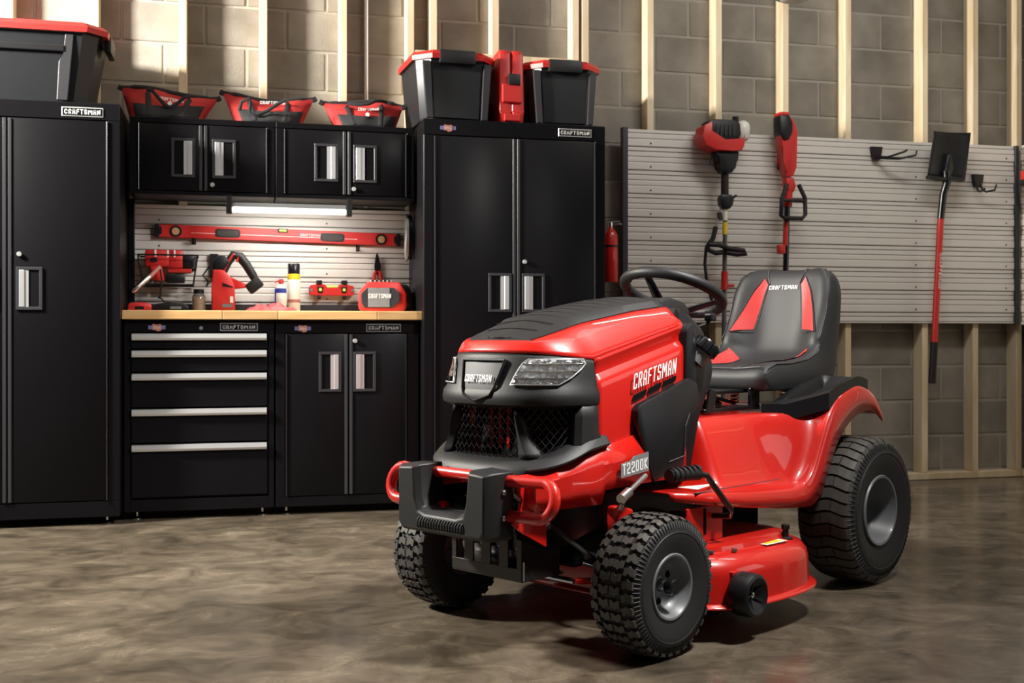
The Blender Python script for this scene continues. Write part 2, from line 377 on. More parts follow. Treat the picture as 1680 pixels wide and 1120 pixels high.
# ================================================================== CABINETS
def door(cab, x0, x1, z0, z1, y, side, hx0, hx1, hz0, hz1, lock=None, gm='cab'):
    """side: +1 grip at the right of its cup, -1 at the left; y = front face"""
    d = MB().box(x0, x1, y, y+.02, z0, z1, .003).build('door', gm, cab, 30)
    f = .013; mb = MB()
    for a in ((hx0, hx1, hz1-f, hz1), (hx0, hx1, hz0, hz0+f), (hx0, hx0+f, hz0+f, hz1-f), (hx1-f, hx1, hz0+f, hz1-f)): mb.box(a[0], a[1], y-.006, y+.001, a[2], a[3], .0015)
    mb.build('handle_frame', 'frame', d)
    MB().box(hx0+f, hx1-f, y-.0012, y, hz0+f, hz1-f).build('handle_cup_shade', 'cabdk', d)  # flat black plate painting the shade of the hollow behind the grip
    gw = (hx1-hx0-2*f)*.47
    g0 = hx1-f-gw if side > 0 else hx0+f
    mb = MB().box(g0, g0+gw*.55, y-.007, y-.001, hz0+f, hz1-f, .0012) if side < 0 else MB().box(g0+gw*.45, g0+gw, y-.007, y-.001, hz0+f, hz1-f, .0012)
    (mb.box(g0+gw*.5, g0+gw, y-.004, y-.001, hz0+f, hz1-f) if side < 0 else mb.box(g0, g0+gw*.5, y-.004, y-.001, hz0+f, hz1-f)).build('handle_grip', 'silver', d)
    # bright vertical edge moulding at the meeting side
    mx = x1 if side > 0 else x0
    MB().box(mx-.016 if side > 0 else mx+.002, mx-.002 if side > 0 else mx+.016, y-.004, y+.001, z0+.002, z1-.002, .0015).build('edge_moulding', 'frame', d)
    hx = x0+.002 if side > 0 else x1-.002
    n = int((z1-z0)/.012); pr = []
    for i in range(n):
        a = z0+(z1-z0)*i/n; pr += [(a, .0035), (a+.0085, .0035), (a+.0088, .0022), (a+.0117, .0022)]
    MB().lathe(pr, (hx, y-.002, 0), 'z', 8).build('hinge', 'hinge', d)
    if lock: MB().lathe([(-.010, .002), (-.010, .009), (-.006, .011), (.001, .011)], (lock[0], y, lock[1]), 'y', 16).build('lock', 'silver', d, 40)
    return d
def nameplate(cab, x0, x1, z0, z1, y, dim=False):
    pl = MB().box(x0, x1, y-.003, y, z0, z1, .001).build('nameplate', 'grey2' if dim else 'silver', cab)
    MB().box(x0+.005, x1-.005, y-.004, y-.001, z0+.005, z1-.005).build('nameplate_field', 'cabdk', pl)
    lettering('lettering', 'CRAFTSMAN', planar((x0+.012, y-.005, z0+.010), (1, 0, 0), (0, 0, 1)), (z1-z0)-.020, (x1-x0)-.024, 'grey' if dim else 'white', pl, .2)
def badge(cab, xc, zc, y, wd=.075):
    b = MB().prism([(xc-wd/2, zc-.009), (xc+wd/2, zc-.009), (xc+wd/2, zc+.009), (xc-wd/2, zc+.009)], 'y', y-.0015, y).build('badge', 'badgeb', cab)
    q = wd*.27
    MB().prism([(xc-q, zc-.012), (xc-.006, zc-.012), (xc, zc-.018), (xc+.012, zc-.017), (xc+q, zc-.012), (xc+q, zc+.012), (xc+.012, zc+.015), (xc, zc+.012), (xc-q+.004, zc+.016), (xc-q, zc+.012)], 'y', y-.003, y-.001).build('badge_map', 'badge', b)
    lettering('lettering', 'USA', planar((xc-q*.7, y-.0035, zc-.006), (1, 0, 0), (0, 0, 1)), .012, q*1.4, 'label', b)
def feet(cab, xs, ys):
    for x in xs:
        for y in ys:
            MB().lathe([(0, .02), (.004, .021), (.010, .012), (.014, .006), (.045, .006)], (x, y, 0), 'z', 14).build('foot', 'chrome', cab, 40)
def tall_cabinet(x0, x1, label, split, handles, lock, plate, bad, dz=(.11, 1.787)):
    yf, yb, top = 5.28, 5.75, 1.867
    t = thing('tall_cabinet', label, 'cabinet')
    MB().box(x0, x1, yf+.022, yb, .036, top-.001, .003).build('body', 'cab', t)
    mb = MB().box(x0, x1, yf, yf+.023, dz[1]+.004, top, .003).box(x0, x1, yf, yf+.023, .036, dz[0]-.004, .003)
    mb.box(x0, x0+.047, yf, yf+.023, dz[0]-.004, dz[1]+.004, .002).box(x1-.05, x1, yf, yf+.023, dz[0]-.004, dz[1]+.004, .002).build('face_frame', 'cab', t)
    (a0, a1), (b0, b1) = handles
    door(t, x0+.05, split-.002, *dz, yf-.002, 1, a0, a1, .951, 1.138)
    door(t, split+.002, x1-.053, *dz, yf-.002, -1, b0, b1, .951, 1.138, lock)
    nameplate(t, *plate, yf)
    if bad: badge(t, bad, 1.825, yf)
    feet(t, (x0+.05, x1-.06), (yf+.06, yb-.06))
    return rebase(t)
tall_cabinet(-1.42, -.501, 'tall black steel cabinet left of the drawers, with a dark tote on top', -.966, ((-1.11, -1.0), (-.93, -.822)), (-.916, 1.193), (-.744, -.571, 1.803, 1.845), None)
tall_cabinet(.862, 1.764, 'tall black steel cabinet right of the workbench, two totes and a red case on top', 1.313, ((1.175, 1.289), (1.341, 1.454)), (1.354, 1.194), (1.524, 1.693, 1.808, 1.847), .979)
# drawer base
yf = 5.37
t = thing('drawer_cabinet', 'black five-drawer base cabinet with long silver drawer pulls', 'cabinet')
MB().box(-.493, .172, yf+.02, 5.75, .038, .911, .003).build('body', 'cab', t)
mb = MB().box(-.493, -.466, yf, yf+.021, .038, .911, .002).box(.146, .172, yf, yf+.021, .038, .911, .002).box(-.467, .147, yf, yf+.021, .855, .911, .002).box(-.467, .147, yf, yf+.021, .038, .092, .002)
mb.build('face_frame', 'cab', t)
zs = [.852, .775, .670, .508, .347, .098]
for a, b in zip(zs, zs[1:]):
    d = MB().box(-.462, .142, yf-.003, yf+.018, b+.005, a-.003, .003).build('drawer', 'cab', t)
    g = MB().prism([(yf-.004, a-.004), (yf-.018, a-.006), (yf-.021, a-.024), (yf-.016, a-.034), (yf-.013, a-.033), (yf-.004, a-.012)], 'x', -.458, .138).build('drawer_pull', 'silver', d)
nameplate(t, -.072, .098, .86, .897, yf, True); badge(t, -.35, .876, yf)
MB().lathe([(-.005, .003), (-.005, .008), (.001, .009)], (-.156, yf, .873), 'y', 14).build('lock', 'grey2', t)
feet(t, (-.44, .12), (yf+.05, 5.68)); rebase(t)
# two-door base
t = thing('base_cabinet', 'black two-door base cabinet between the drawers and the tall cabinet', 'cabinet')
MB().box(.18, .853, yf+.02, 5.75, .038, .911, .003).build('body', 'cab', t)
MB().box(.18, .853, yf, yf+.021, .85, .911, .002).box(.18, .853, yf, yf+.021, .038, .083, .002).box(.18, .222, yf, yf+.021, .083, .85, .002).box(.797, .853, yf, yf+.021, .083, .85, .002).build('face_frame', 'cab', t)
door(t, .226, .515, .087, .846, yf-.002, 1, .378, .483, .573, .762)
door(t, .520, .793, .087, .846, yf-.002, -1, .54, .646, .573, .762, (.548, .813))
nameplate(t, .6, .766, .856, .894, yf, True); badge(t, .304, .872, yf)
feet(t, (.23, .80), (yf+.05, 5.68)); rebase(t)
# bench top of glued staves
t = thing('workbench_top', 'light butcher-block worktop lying across the two base cabinets', 'worktop')
for r, (y0, y1) in enumerate(((5.34, 5.40), (5.40, 5.46), (5.46, 5.52), (5.52, 5.58), (5.58, 5.64), (5.64, 5.70), (5.70, 5.745))):
    cuts = [-.5]; x = -.5+[.44, .2, .35, .27, .4, .15, .3][r]
    while x < .8: cuts.append(x); x += random.choice((.30, .38, .46, .25))
    cuts.append(.866)
    for a, b in zip(cuts, cuts[1:]): MB().box(a+.0003, b-.0003, y0+.0002, y1-.0002, .912, .954, .0012 if r else .004).build('stave', 'bench', t)
rebase(t)
t = tag(MB().box(-.495, .86, 5.722, 5.744, .955, .992, .002).build('back_rail', 'frame'), 'low dark rail along the back edge of the worktop', 'rail'); rebase(t)
for x, lb in ((-.488, 'black upright post at the tall left cabinet end of the worktop'), (.868, 'black upright post at the right end of the worktop, behind the chrome paddle')):
    tag(MB().box(x-.012 if x < 0 else x+.0, x+.016 if x < 0 else x+.034, 5.66, 5.70, .9555 if x < 0 else .9555, 1.493, .002).build('upright_post', 'cab'), lb, 'post', None)
# wall cabinets
yc = 5.475
def wall_cabinet(x0, x1, split, label, ha, hb, lock):
    t = thing('wall_cabinet', label, 'cabinet')
    MB().box(x0, x1, yc+.02, 5.752, 1.495, 1.853, .003).build('body', 'cab', t)
    MB().box(x0, x1, yc, yc+.021, 1.826, 1.853, .002).box(x0, x1, yc, yc+.021, 1.495, 1.512, .002).box(x0, x0+.035, yc, yc+.021, 1.512, 1.826, .002).box(x1-.035, x1, yc, yc+.021, 1.512, 1.826, .002).build('face_frame', 'cab', t)
    door(t, x0+.038, split-.002, 1.515, 1.823, yc-.002, 1, *ha, 1.577, 1.759)
    door(t, split+.003, x1-.038, 1.515, 1.823, yc-.002, -1, *hb, 1.577, 1.759, lock)
    return rebase(t)
wall_cabinet(-.478, .180, -.15, 'black two-door wall cabinet next to the tall cabinet with the nameplate and big tote', (-.293, -.186), (-.109, -.001), (-.108, 1.545))
wall_cabinet(.184, .846, .519, 'black two-door wall cabinet next to the tall cabinet with two totes', (.365, .478), (.551, .663), (.553, 1.545))
# LED bar
t = thing('led_light_bar', 'lit white LED bar under the wall cabinets in a black bracket', 'lamp')
MB().box(-.018, .513, 5.44, 5.475, 1.418, 1.442, .004).build('tube', 'led', t)
MB().box(-.018, .513, 5.44, 5.47, 1.4445, 1.462, .002).build('housing', 'grey2', t)
for x in (-.045, .515): MB().box(x, x+.026, 5.435, 5.485, 1.41, 1.494, .003).build('bracket', 'blk', t)
rebase(t)
area('led_bar_light', (.247, 5.462, 1.412), (.247, 5.66, 1.0), .5, .02, 3.6, (1, .97, .91))

# ================================================================== THINGS ON THE BENCH AND THE BENCH PANEL
def hookpair(xs, z, y0, y1, label, n='panel_hook'):
    for x in xs:
        h = MB().box(x-.009, x+.009, y1-.004, y1, z-.012, z+.03, .001).tube([(x, y1-.002, z), (x, y0, z), (x, y0-.006, z+.018)], .005, 8).build(n, 'blk'); tag(h, label, 'hook'); rebase(h)
# long level
t = thing('spirit_level', 'long red spirit level hanging on the bench panel under the LED bar', 'level')
A, B, za, zb = -.384, .814, 1.345, 1.362
R = rotm('Y', math.radians(.55)); yl = 5.725
def lv(x, z): return (A+(x)*1, z)
LZ0, LZ1 = 1.306, 1.368
body = MB().box(A+.02, B-.02, yl, yl+.026, LZ0, LZ1, .002).build('body', 'redpl', t)
for a, b in ((A, A+.022), (B-.022, B)): MB().box(a, b, yl-.002, yl+.028, LZ0-.001, LZ1+.001, .004).build('end_cap', 'blk', t)
for x in (A+.098, B-.098):
    v = MB().lathe([(-.004, .024), (-.004, .028), (.0, .029)], (x, yl, 1.336), 'y', 20).build('vial_ring', 'blk', t); MB().lathe([(-.0045, .018), (-.002, .018)], (x, yl, 1.336), 'y', 16).build('vial', 'amber', v)
for x in (A+.025, B-.025): MB().prism(rrect(x-.008, x+.008, 1.318, 1.356, .007), 'y', yl-.004, yl+.002).build('vial_ring', 'blk', t)
for x in (-.04, .47):
    v = MB().prism(rrect(x-.06, x+.06, 1.316, 1.357, .014), 'y', yl-.004, yl+.001).build('grip_slot', 'blk', t); MB().prism(rrect(x-.051, x+.051, 1.323, 1.350, .01), 'y', yl-.005, yl-.003).build('slot_opening', 'slatdk', v)
v = MB().box(.2, .25, yl-.003, yl+.02, 1.35, 1.370, .002).build('vial_window', 'blk', t); MB().lathe([(-.018, .006), (.018, .006)], (.225, yl-.002, 1.360), 'x', 10).build('vial', 'vial', v)
MB().box(A+.17, B-.22, yl-.001, yl, 1.331, 1.333).build('stripe', 'white', t)
lettering('lettering', 'CRAFTSMAN', planar((.31, yl-.0015, 1.338), (1, 0, 0), (0, 0, 1)), .011, .1, 'white', t)
rebase(t); t.rotation_euler = (0, math.radians(1.15), 0); t.location.z += .0; 
hookpair((-.2,), 1.297, 5.715, 5.753, 'small black hook holding up the left half of the long level')
hookpair((.60,), 1.277, 5.715, 5.753, 'small black hook holding up the lettered half of the long level')
# torpedo level
t = thing('torpedo_level', 'short red torpedo level hanging on two black clips beside the boxy radio', 'level')
q = [(.356, 1.045), (.366, 1.04), (.566, 1.038), (.578, 1.045), (.58, 1.075), (.575, 1.088), (.54, 1.094), (.505, 1.094), (.495, 1.075), (.445, 1.075), (.435, 1.094), (.4, 1.096), (.362, 1.09), (.354, 1.075)]
MB().prism(q, 'y', 5.715, 5.738, .002).build('body', 'redpl', t)
MB().lathe([(-.03, .007), (.03, .007)], (.47, 5.726, 1.083), 'x', 10).build('vial', 'vial', t)
for x in (.41, .528):
    v = MB().prism([(x-.016, 1.082), (x+.016, 1.082), (x+.01, 1.052), (x-.01, 1.052)], 'y', 5.712, 5.717).build('vial_window', 'blk', t); MB().lathe([(-.004, .008), (.001, .008)], (x, 5.712, 1.068), 'y', 12).build('vial', 'vial', v)
for x in (.364, .571): MB().lathe([(-.002, .008), (.001, .008)], (x, 5.715, 1.066), 'y', 12).build('end_hole', 'grey2', t)
rebase(t)
for x in (.405, .53):
    h = MB().box(x-.014, x+.014, 5.705, 5.752, 1.096, 1.115, .003).box(x-.008, x+.008, 5.708, 5.752, 1.020, 1.037, .003).build('level_clip', 'blk')
    tag(h, 'black clip holding the torpedo level at its end nearer the '+('spray cans' if x < .45 else 'boxy radio'), 'clip'); rebase(h)
# pliers
t = thing('pliers', 'black pliers with red grips hanging nose up above the boxy radio', 'pliers')
MB().prism([(.692, 1.253), (.70, 1.253), (.708, 1.228), (.716, 1.19), (.713, 1.165), (.685, 1.165), (.682, 1.19), (.688, 1.228)], 'y', 5.728, 5.742, .002).build('jaws', 'blkg', t)
for s in (-1, 1): MB().tube([(.699+s*.007, 5.735, 1.168), (.699+s*.017, 5.735, 1.145), (.699+s*.018, 5.735, 1.11), (.699+s*.014, 5.735, 1.07)], [.008, .009, .008, .006], 8).build('grip', 'redpl', t, 60)
rebase(t)
h = MB().box(.689, .709, 5.742, 5.753, 1.15, 1.19, .002).build('tool_holder', 'blk'); tag(h, 'small black holder behind the pliers on the bench panel', 'hook'); rebase(h)
# radio / speaker
t = thing('bluetooth_speaker', 'red and dark grey boxy radio at the tall cabinet end of the worktop', 'radio', (.702, 5.56, .9545), math.radians(-6))
oc = [(-.10, 0), (.10, 0), (.118, .018), (.118, .09), (.085, .145), (-.07, .148), (-.118, .10), (-.118, .018)]
MB().prism(oc, 'y', -.05, .05, .010).build('housing', 'redpl', t, 40)
MB().prism([(x*.93+.045, z*.93+.005) for x, z in oc], 'y', .03, .095, .012).build('back_half', 'blk', t, 40)
gr = MB().prism([(-.09, .02), (.05, .02), (.085, .05), (.085, .09), (.055, .118), (-.075, .118), (-.105, .09), (-.105, .045)], 'y', -.056, -.048, .003).build('speaker_grille', 'frame', t)
MB().prism([(-.07, .022), (.035, .022), (.035, .116), (-.07, .116)], 'y', -.059, -.054, .002).build('grille_panel', 'grey2', gr)
lettering('lettering', 'CRAFTSMAN', planar((-.068, -.0605, .066), (1, 0, 0), (0, 0, 1)), .022, .108, 'white', gr, .24)
MB().box(-.06, .045, -.045, -.01, .147, .153, .002).build('button_strip', 'white', t)
for i in range(5): MB().box(-.055+i*.02, -.042+i*.02, -.0465, -.012, .148, .1545, .001).build('button', 'blk', t)
# cans
t = thing('spray_can', 'tall white aerosol can with black cap and yellow band on the worktop', 'can', (.275, 5.62, .9545))
MB().lathe([(0, .029), (.003, .031), (.155, .031), (.160, .029)], (0, 0, 0), 'z', 24).build('body', 'label', t, 40)
MB().lathe([(.158, .0312), (.183, .0312), (.186, .028)], (0, 0, 0), 'z', 24).build('band', 'yellow', t, 40)
MB().lathe([(.184, .0295), (.233, .0295), (.236, .027), (.236, .0)], (0, 0, 0), 'z', 24).build('cap', 'blkg', t, 40)
MB().lathe([(.045, .0316), (.06, .0316)], (0, 0, 0), 'z', 24).build('print', 'badge', t)
t = thing('lubricant_can', 'smaller spray can with blue side, white label and red nozzle on the worktop', 'can', (.212, 5.575, .9545), math.radians(-10))
MB().lathe([(0, .024), (.003, .0255), (.115, .0255), (.128, .018), (.132, .014)], (0, 0, 0), 'z', 20).build('body', 'label', t, 40)
MB().lathe([(.09, .0259), (.112, .0259)], (0, 0, 0), 'z', 20).build('band', 'blue', t)
MB().box(-.03, -.021, -.012, .012, .0, .112, .003).build('side_stripe', 'blue', t)
MB().lathe([(.13, .011), (.150, .012), (.158, .007)], (0, 0, 0), 'z', 14).build('nozzle', 'redpl', t, 40)
MB().tube([(-.004, -.012, .15), (-.028, -.015, .14)], .003, 6).build('straw', 'redpl', t)
# cloth
t = thing('shop_rag', 'crumpled faded red shop cloth lying before the spray cans', 'cloth', (.165, 5.475, .9545))
G = []
for i in range(25):
    row = []
    for j in range(15):
        u, v = i/24*2-1, j/14*2-1; e = max(0, 1-max(abs(u)**3, abs(v)**3))
        z = .003+e*(.018+.013*math.sin(u*7+v*3)+.012*math.sin(v*9-u*4)+.006*math.sin(u*17+v*11))
        row.append((u*.11*(1+.12*math.sin(v*4)), v*.055*(1+.2*math.sin(u*5)), max(.002, z)))
    G.append(row)
MB().grid(G).build('cloth', 'pinkrag', t, 80, sub=1)
# jar
t = thing('glass_jar', 'small glass jar of brown stuff with a black lid on the worktop', 'jar', (-.172, 5.56, .9545))
MB().lathe([(0, .027), (.004, .031), (.07, .031), (.08, .024), (.086, .023)], (0, 0, 0), 'z', 20).build('glass', 'glass', t, 50)
MB().lathe([(.004, .0285), (.066, .0285)], (0, 0, 0), 'z', 20).build('contents', 'amber', t, 50)
MB().lathe([(.084, .024), (.102, .024), (.104, .022)], (0, 0, 0), 'z', 20).build('lid', 'blk', t, 40)
# battery and charger
t = thing('battery_pack', 'flat red tool battery lying at the cabinet end of the worktop', 'battery', (-.435, 5.52, .9545))
MB().prism([(-.05, 0), (.05, 0), (.053, .016), (.046, .034), (.02, .038), (-.035, .038), (-.05, .028)], 'y', -.04, .04, .004).build('case', 'redpl', t, 40)
MB().box(-.02, .02, -.0415, -.038, .005, .02, .001).build('latch', 'blk', t)
t = thing('battery_charger', 'flat black battery charger lying beside the red battery', 'charger', (-.30, 5.56, .9545))
MB().prism([(-.085, 0), (.085, 0), (.082, .022), (.06, .036), (-.01, .040), (-.06, .034), (-.085, .018)], 'y', -.05, .05, .004).build('case', 'blk', t, 40)
MB().box(.0, .05, -.052, -.048, .008, .02, .001).build('label_plate', 'grey2', t)
# upright red tool
t = thing('hand_vacuum', 'red upright cordless tool with black and red looped handle on the worktop', 'power tool', (-.058, 5.56, .9545))
MB().prism([(-.055, 0), (.054, 0), (.052, .12), (.030, .165), (.0, .196), (-.05, .196), (-.056, .1)], 'y', -.04, .04, .008).build('body', 'redpl', t, 40)
MB().prism([(-.05, .19), (.0, .19), (.03, .235), (.012, .262), (-.02, .265), (-.05, .235)], 'y', -.032, .032, .008).build('motor_cap', 'blk', t, 40)
MB().tube([(.0, 0, .185), (.022, 0, .235), (.045, 0, .268), (.075, 0, .262), (.105, 0, .225), (.135, 0, .175), (.152, 0, .145)], [.016, .018, .022, .023, .022, .021, .018], 12).build('handle', 'blkm', t, 60)
MB().tube([(.0, -.012, .19), (.025, -.016, .24), (.047, -.017, .273), (.07, -.017, .262), (.06, -.016, .235)], .006, 8).build('handle_inlay', 'redpl', t, 60)
MB().box(.105, .182, -.032, .032, .098, .152, .008, rotm('Y', math.radians(-38))).build('battery', 'blkm', t, 40)
MB().prism([(.03, .165), (.06, .15), (.115, .125), (.125, .115), (.04, .105)], 'y', -.025, .025, .004).build('brace', 'redpl', t, 40)
MB().prism([(-.005, .135), (.045, .115), (.045, .112), (-.005, .117)], 'y', -.042, -.038).build('vent', 'blk', t)
MB().box(.03, .045, -.0415, -.039, .04, .07).build('label_plate', 'label', t); MB().box(-.005, .04, -.0415, -.039, .018, .034).build('rating_plate', 'grey2', t)
# basket + tool in it
def wire(pts, r=.0028): return MB().tube(pts, r, 6)
t = thing('wire_basket', 'black wire basket on the bench panel holding a red power tool', 'basket')
zt, zb_, y0, y1 = 1.222, 1.082, 5.60, 5.745
m = MB()
m.tube([(-.452, y1, zt), (-.452, y0, zt), (-.178, y0, zt), (-.178, y1, zt)], .004, 6, closed=True)
m.tube([(-.43, y1, zb_), (-.43, y0+.03, zb_), (-.20, y0+.03, zb_), (-.20, y1, zb_)], .004, 6, closed=True)
m.build('rims', 'blk', t)
for i in range(12):
    f = i/11; xa, xb = lerp(-.452, -.178, f), lerp(-.43, -.2, f)
    if i in (0, 11): wire([(xa, y0, zt), (xb, y0+.03, zb_)], .004).build('wire', 'blk', t)
for j in range(5):
    yy = lerp(y0+.03, y1, j/4); wire([(-.43, yy, zb_), (-.20, yy, zb_)]).build('wire', 'blk', t)
MB().prism([(-.26, 1.226), (-.19, 1.226), (-.195, 1.155), (-.255, 1.155)], 'y', 5.735, 5.753, .004).build('mount', 'blk', t)
rebase(t)
t = thing('nail_gun', 'red and black cordless tool with a chrome tip lying in the wire basket', 'power tool')
MB().box(-.424, -.31, 5.635, 5.715, 1.165, 1.25, .014).box(-.318, -.248, 5.64, 5.71, 1.16, 1.25, .012).build('housing', 'redpl', t, 40)
MB().box(-.252, -.195, 5.645, 5.705, 1.165, 1.226, .008).build('end_cap', 'blk', t, 40)
MB().prism([(-.40, 1.17), (-.345, 1.17), (-.333, 1.098), (-.385, 1.102)], 'y', 5.625, 5.685, .008).build('handle', 'redpl', t, 40)
MB().box(-.33, -.24, 5.64, 5.71, 1.092, 1.135, .008).build('battery', 'blk', t, 40)
MB().box(-.318, -.21, 5.65, 5.70, 1.14, 1.16, .004).build('lower_rail', 'redpl', t)
MB().box(-.395, -.365, 5.628, 5.64, 1.19, 1.21, .003).build('dial', 'blk', t)
for x in (-.378, -.32, -.29): MB().box(x, x+.008, 5.633, 5.637, 1.215, 1.248).build('label_stripe', 'white', t)
rebase(t)
t = thing('grease_coupler', 'chrome-nosed tube tool sticking out of the front of the wire basket', 'tool')
MB().tube([(-.350, 5.585, 1.165), (-.395, 5.56, 1.115)], .010, 12).build('sleeve', 'badge', t, 60)
MB().tube([(-.395, 5.56, 1.115), (-.412, 5.552, 1.10), (-.445, 5.535, 1.066), (-.460, 5.528, 1.05), (-.47, 5.523, 1.04)], [.012, .014, .012, .013, .006], 12).build('nose', 'chrome', t, 60)
MB().tube([(-.350, 5.585, 1.165), (-.342, 5.60, 1.10), (-.35, 5.59, 1.02), (-.33, 5.58, .999)], .004, 6).build('cord', 'blk', t)
rebase(t)
h = MB().tube([(-.125, 5.60, 1.17), (-.155, 5.60, 1.125), (-.13, 5.62, 1.10), (-.14, 5.64, 1.075), (-.12, 5.70, 1.10), (-.10, 5.75, 1.16)], .004, 6).box(-.125, -.085, 5.735, 5.752, 1.12, 1.24, .003).build('wire_hook', 'blk'); tag(h, 'bent black wire hook behind the upright red tool', 'hook'); rebase(h)
# chrome-edged oval thing on the right upright
t = thing('hand_mirror', 'dark oval paddle with a bright chrome edge hung beside the tall cabinet', 'paddle')
ov = [(5.60+.025*math.cos(a)*1.6, 1.328+.124*math.sin(a)) for a in [2*PI*i/28 for i in range(28)]]
MB().prism([(y, 1.328+(z-1.328)*.96) for y, z in ov], 'x', .822, .834, .003).build('rim', 'silver', t, 40)
MB().prism([(y+.01, 1.328+(z-1.328)*.9) for y, z in ov], 'x', .834, .856, .006).build('shell', 'blkg', t, 40)
rebase(t)

# ================================================================== ON TOP OF THE CABINETS
def tote(label, loc, rz, L, W_, H, win=False):
    """L along local x, W_ along local y; front = -y"""
    t = thing('storage_tote', label, 'tote', loc, rz, None)
    b = .82; N = 5
    def ring(sx, sy, z, c): 
        a, d = sx/2, sy/2
        return [(x, y, z) for x, y in ((-a+c, -d), (a-c, -d), (a, -d+c), (a, d-c), (a-c, d), (-a+c, d), (-a, d-c), (-a, -d+c))]
    rings = [ring(L*b, W_*(b+.04), .0, .05), ring(L*(b+.02), W_*(b+.05), .012, .05), ring(L*.955, W_*.955, H*.86, .06), ring(L*.99, W_*.99, H*.88, .06)]
    m = MB(); m.add([p for r in rings for p in r], [(i*8+k, i*8+(k+1) % 8, (i+1)*8+(k+1) % 8, (i+1)*8+k) for i in range(3) for k in range(8)]+[tuple(range(8))[::-1], tuple(24+k for k in range(8))])
    m.build('bin', 'smoke', t, 25)
    rl = [ring(L*1.0, W_*1.0, H*.875, .07), ring(L*1.04, W_*1.04, H*.865, .08), ring(L*1.05, W_*1.05, H*.93, .08), ring(L*1.0, W_*1.0, H*.985, .08), ring(L*.85, W_*.85, H*1.0, .08), ring(L*.8, W_*.8, H*.97, .06)]
    m = MB(); m.add([p for r in rl for p in r], [(i*8+k, i*8+(k+1) % 8, (i+1)*8+(k+1) % 8, (i+1)*8+k) for i in range(5) for k in range(8)]+[tuple(range(8))[::-1], tuple(40+k for k in range(8))])
    m.build('lid', 'redpl', t, 25)
    for s in (-1, 1):
        # latch in the middle of each y end and pillar ribs
        y = s*W_*.53
        if not win:
            MB().box(-L*.23, L*.23, min(y, y-s*.03), max(y, y-s*.03), H*.80, H*1.0, .010).build('latch', 'blkm', t, 40)
            for q in (-1, 1):
                MB().prism([(q*L*.30, 0.005), (q*L*.38, 0.005), (q*L*.43, H*.83), (q*L*.335, H*.83)], 'y', s*W_*.45-.004, s*W_*.45+.022*s, .003).build('corner_rib', 'frame', t)
            MB().prism([(-L*.28, .01), (L*.28, .01), (L*.31, H*.8), (-L*.31, H*.8)], 'y', s*W_*.44, s*W_*.47, .003).build('end_panel', 'smoke', t)
        else:
            x = s*L*.53
            MB().box(min(x, x-s*.03), max(x, x-s*.03), -W_*.2, W_*.2, H*.72, H*.95, .008).build('latch', 'blkm', t, 40)
            MB().prism([(-L*.40, .01), (-L*.36, .01), (-L*.33, H*.84), (-L*.38, H*.84)], 'y', s*W_*.45, s*W_*.487, .003).build('corner_rib', 'frame', t)
            MB().prism([(L*.29, .01), (L*.34, .01), (L*.37, H*.84), (L*.33, H*.84), (L*.325, H*.60), (L*.30, H*.50)], 'y', s*W_*.45, s*W_*.487, .003).build('corner_rib', 'frame', t)
            MB().box(-L*.34, L*.325, min(s*W_*.44, s*W_*.497), max(s*W_*.44, s*W_*.497), H*.62, H*.70, .004).build('side_ledge', 'blk', t)
    return t
tote('dark tote with a red lid next to the red case and the zip bags', (1.012, 5.525, 1.8675), math.radians(4), .395, .46, .333)
tote('dark tote with a red lid on the cabinet corner nearest the grey slat panel', (1.568, 5.525, 1.8675), math.radians(-1), .375, .46, .318)
tote('big dark tote with a red lid on the tall cabinet beside the drawers', (-1.03, 5.52, 1.8675), math.radians(0), .90, .44, .362, True)
# red case
t = thing('tool_case', 'red blow-moulded tool case standing on end between two totes', 'case', (1.294, 5.52, 1.8675), math.radians(2))
sh = [(-.2, .0), (.19, .0), (.2, .05), (.2, .29), (.17, .335), (-.165, .365), (-.195, .35), (-.2, .06)]
MB().prism([(y, z) for y, z in sh], 'x', -.062, -.002, .016).build('shell_half', 'redpl', t, 30)
MB().prism([(y, z) for y, z in sh], 'x', .001, .062, .016).build('shell_half', 'redpl', t, 30)
MB().box(-.04, .04, -.214, -.198, .01, .045, .004).build('foot_pad', 'redpl', t); MB().box(-.05, .05, -.211, -.19, .10, .19, .006).build('latch_housing', 'redpl', t)
MB().box(-.022, .04, -.218, -.205, .185, .24, .006).build('latch', 'blkm', t, 40)
